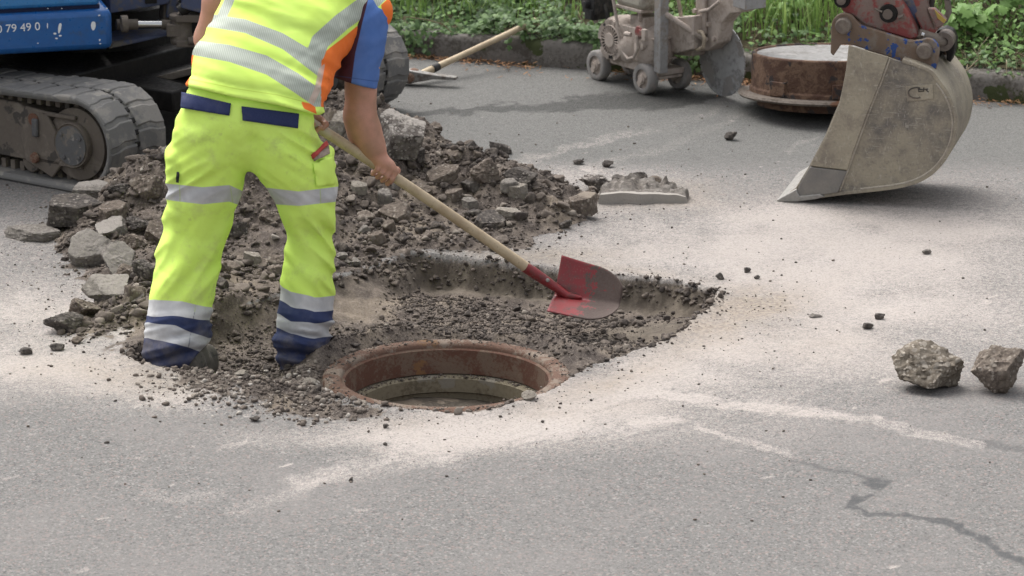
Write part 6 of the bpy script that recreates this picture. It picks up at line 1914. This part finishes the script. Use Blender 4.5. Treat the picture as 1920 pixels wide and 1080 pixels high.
c = n.mix(n.rng(n.math('ABSOLUTE', n.attr('hem')), .5, 1.4, .5, 0), c, (.03, .06, .17))
SLM = n.fin(c, .8, n.noise(400, 2), .15, .001, spec=.2)
garment('t_shirt', SF, SLM, sl_attr, 2)

# ---- body: skin, arms, hands, head in one surface
BF = Field((-1.42, 12.28, -.12), (-.34, 13.62, 1.84), .0046)
e_r = A(676, 222, 12.86); s_r = A(686, 30, 12.93); w_r = A(709, 297, 12.845)
BF.chain([s_r, A(677, 120, 12.87), e_r], [.068, .066, .059], .03)
BF.chain([e_r + np.array([-.004, -.008, .01]), A(684, 248, 12.86), A(697, 276, 12.85), w_r], [.058, .061, .049, .036], .03)
s_l = A(462, -60, 12.98); e_l = A(392, 72, 13.02)
BF.chain([s_l, A(412, 0, 13.0), e_l], [.070, .062, .054], .03)
HT = GRIP - hdir * .36
w_l = HT + np.array([-.045, .045, .075])
BF.chain([e_l, e_l * .6 + w_l * .4 + np.array([0, .03, 0]), w_l], [.054, .052, .034], .03)
def hand(G, wrist, flip):
    wv = wrist - G; wv = wv - hdir * np.dot(wv, hdir); wv /= np.linalg.norm(wv)
    cv = np.cross(hdir, wv)
    if (cv[1] > 0) != flip: cv = -cv
    def P(s_, ph, r): return G + hdir * s_ + (wv * math.cos(math.radians(ph)) + cv * math.sin(math.radians(ph))) * r
    W2 = wrist + (G - wrist) * .15
    sgn = 1
    for i, (s_, ln, r0) in enumerate(((.038, 1.0, .0102), (.0135, 1.06, .0106), (-.011, 1.0, .0102), (-.0335, .88, .0090))):
        mc_ = P(s_ * .92, 52, .037)
        base_ = W2 + hdir * s_ * .45 + cv * .008
        BF.cone(base_, mc_, .020, .0145, .014)
        BF.chain([mc_, P(s_, 112, .0335 * ln), P(s_ + .002, 178, .0300), P(s_ + .003, 232, .0285)], [r0 + .0012, r0, r0 * .93, r0 * .82], .004)
    BF.cone(W2, P(0.0, 25, .032), .030, .026, .02)
    BF.chain([W2 + hdir * .012 - cv * .006, P(.048, -15, .036), P(.060, -70, .031), P(.056, -120, .0285)], [.019, .0150, .0118, .0095], .008)
hand(GRIP + hdir * .0, w_r, False)
hand(HT, w_l, True)
# trunk and legs under the clothes, neck and head above the frame
BF.tubeform([A(462, 270, 12.52), A(468, 200, 12.55), A(490, 130, 12.64), A(530, 50, 12.79), A(572, -15, 12.93), A(600, -60, 13.03)], [.11, .11, .12, .14, .15, .11], [.07, .07, .075, .085, .085, .07], [(1, .12, -.22)] * 6, .04)
BF.chain([LL[0], LL[3], LL[7]], [.095, .062, .045], .03); BF.chain([RL[0], RL[3], RL[8]], [.095, .062, .045], .03)
nk = A(612, -85, 13.06); hc = A(640, -150, 13.19)
BF.cone(nk, hc, .062, .058, .03)
fd = np.array([.35, .75, -.62]); fd /= np.linalg.norm(fd)                      # where the face looks: down at the blade
upv = (hc - nk) - fd * np.dot(hc - nk, fd); upv /= np.linalg.norm(upv); rtv = np.cross(fd, upv)
hcn = hc + upv * .03 + fd * .02
BF.cone(hcn - fd * .02 + upv * .015, hcn + fd * .022 + upv * .01, .092, .085, .03)
BF.cone(hcn + fd * .03 - upv * .03, hcn + fd * .055 - upv * .085, .062, .034, .03)
BF.chain([hcn + fd * .10 + upv * .0, hcn + fd * .122 - upv * .035], [.010, .015], .012)
for s_ in (-1, 1):
    BF.cone(hcn + rtv * s_ * .086 + upv * .02, hcn + rtv * s_ * .088 - upv * .025, .016, .011, .006)
    BF.cone(hcn + fd * .092 + rtv * s_ * .032 + upv * .018, hcn + fd * .092 + rtv * s_ * .034 + upv * .018, .012, .012, .004)
    BF.cone(hcn + fd * .098 + rtv * s_ * .015 + upv * .036, hcn + fd * .09 + rtv * s_ * .05 + upv * .034, .009, .008, .012)
BF.cone(hcn + fd * .098 + rtv * .022 - upv * .062, hcn + fd * .098 - rtv * .022 - upv * .062, .008, .008, .006)
SKN = NT('skin')
f = SKN.noise(11, 4); g = SKN.noise(160, 4, .65)
c = SKN.mix(SKN.rng(f, .32, .68), (0.36, 0.20, 0.135), (0.50, 0.255, 0.185)); c = SKN.mix(SKN.rng(g, .5, .8, 0, .35), c, (0.30, 0.15, 0.10))
SKM = SKN.fin(c, .5, g, .15, .002, spec=.35)
SKN.p.inputs['Subsurface Weight'].default_value = .08
SKN.p.inputs['Subsurface Radius'].default_value = (.012, .005, .003)
garment('body', BF, SKM, None, 1)
HF = Field(hcn - .16, hcn + .16, .007)
HF.cone(hcn - fd * .026 + upv * .022, hcn + fd * .012 + upv * .03, .098, .088, .02)
HF.cut(hcn + fd * .045, fd + .45 * -upv)
HF.cut(hcn - upv * .055, -upv)
HF.add(lambda x, y, z: -.004 * noise(x * 60, y * 60, z * 60, 241))
garment('hair', HF, grimy('dark_hair', (0.035, 0.024, 0.018), (0.06, 0.045, 0.035), 40, .5, .6), None, 1)

# ---- boots
BOOT = grimy('dusty_work_boot', (0.115, 0.105, 0.09), (0.19, 0.172, 0.145), 18, .5, .85, 0.0, 80, .4, .003, (0.075, 0.07, 0.062), 14, .58)
for heel, toe, an in ((A(350, 686, 12.42), A(386, 668, 12.55), A(338, 640, 12.46)), (A(566, 700, 12.53), A(590, 680, 12.78), A(566, 650, 12.545))):
    f_ = Field(np.minimum(heel, toe) - .16, np.maximum(np.maximum(heel, toe), an) + .13, .007)
    f_.cone(heel, toe, .056, .050, .03); f_.cone(heel + EZ * .02, an, .050, .055, .04)
    f_.cone(heel - EZ * .03, toe - EZ * .028, .046, .050, .008)
    f_.cut((heel + toe) / 2 - EZ * .058, (0, 0, -1))
    d_ = (toe - heel) / np.linalg.norm(toe - heel)
    f_.add(lambda x, y, z: .003 * np.sin(((x - heel[0]) * d_[0] + (y - heel[1]) * d_[1]) * 120) * (z > heel[2] - .01))
    garment('boot', f_, BOOT, None, 1)
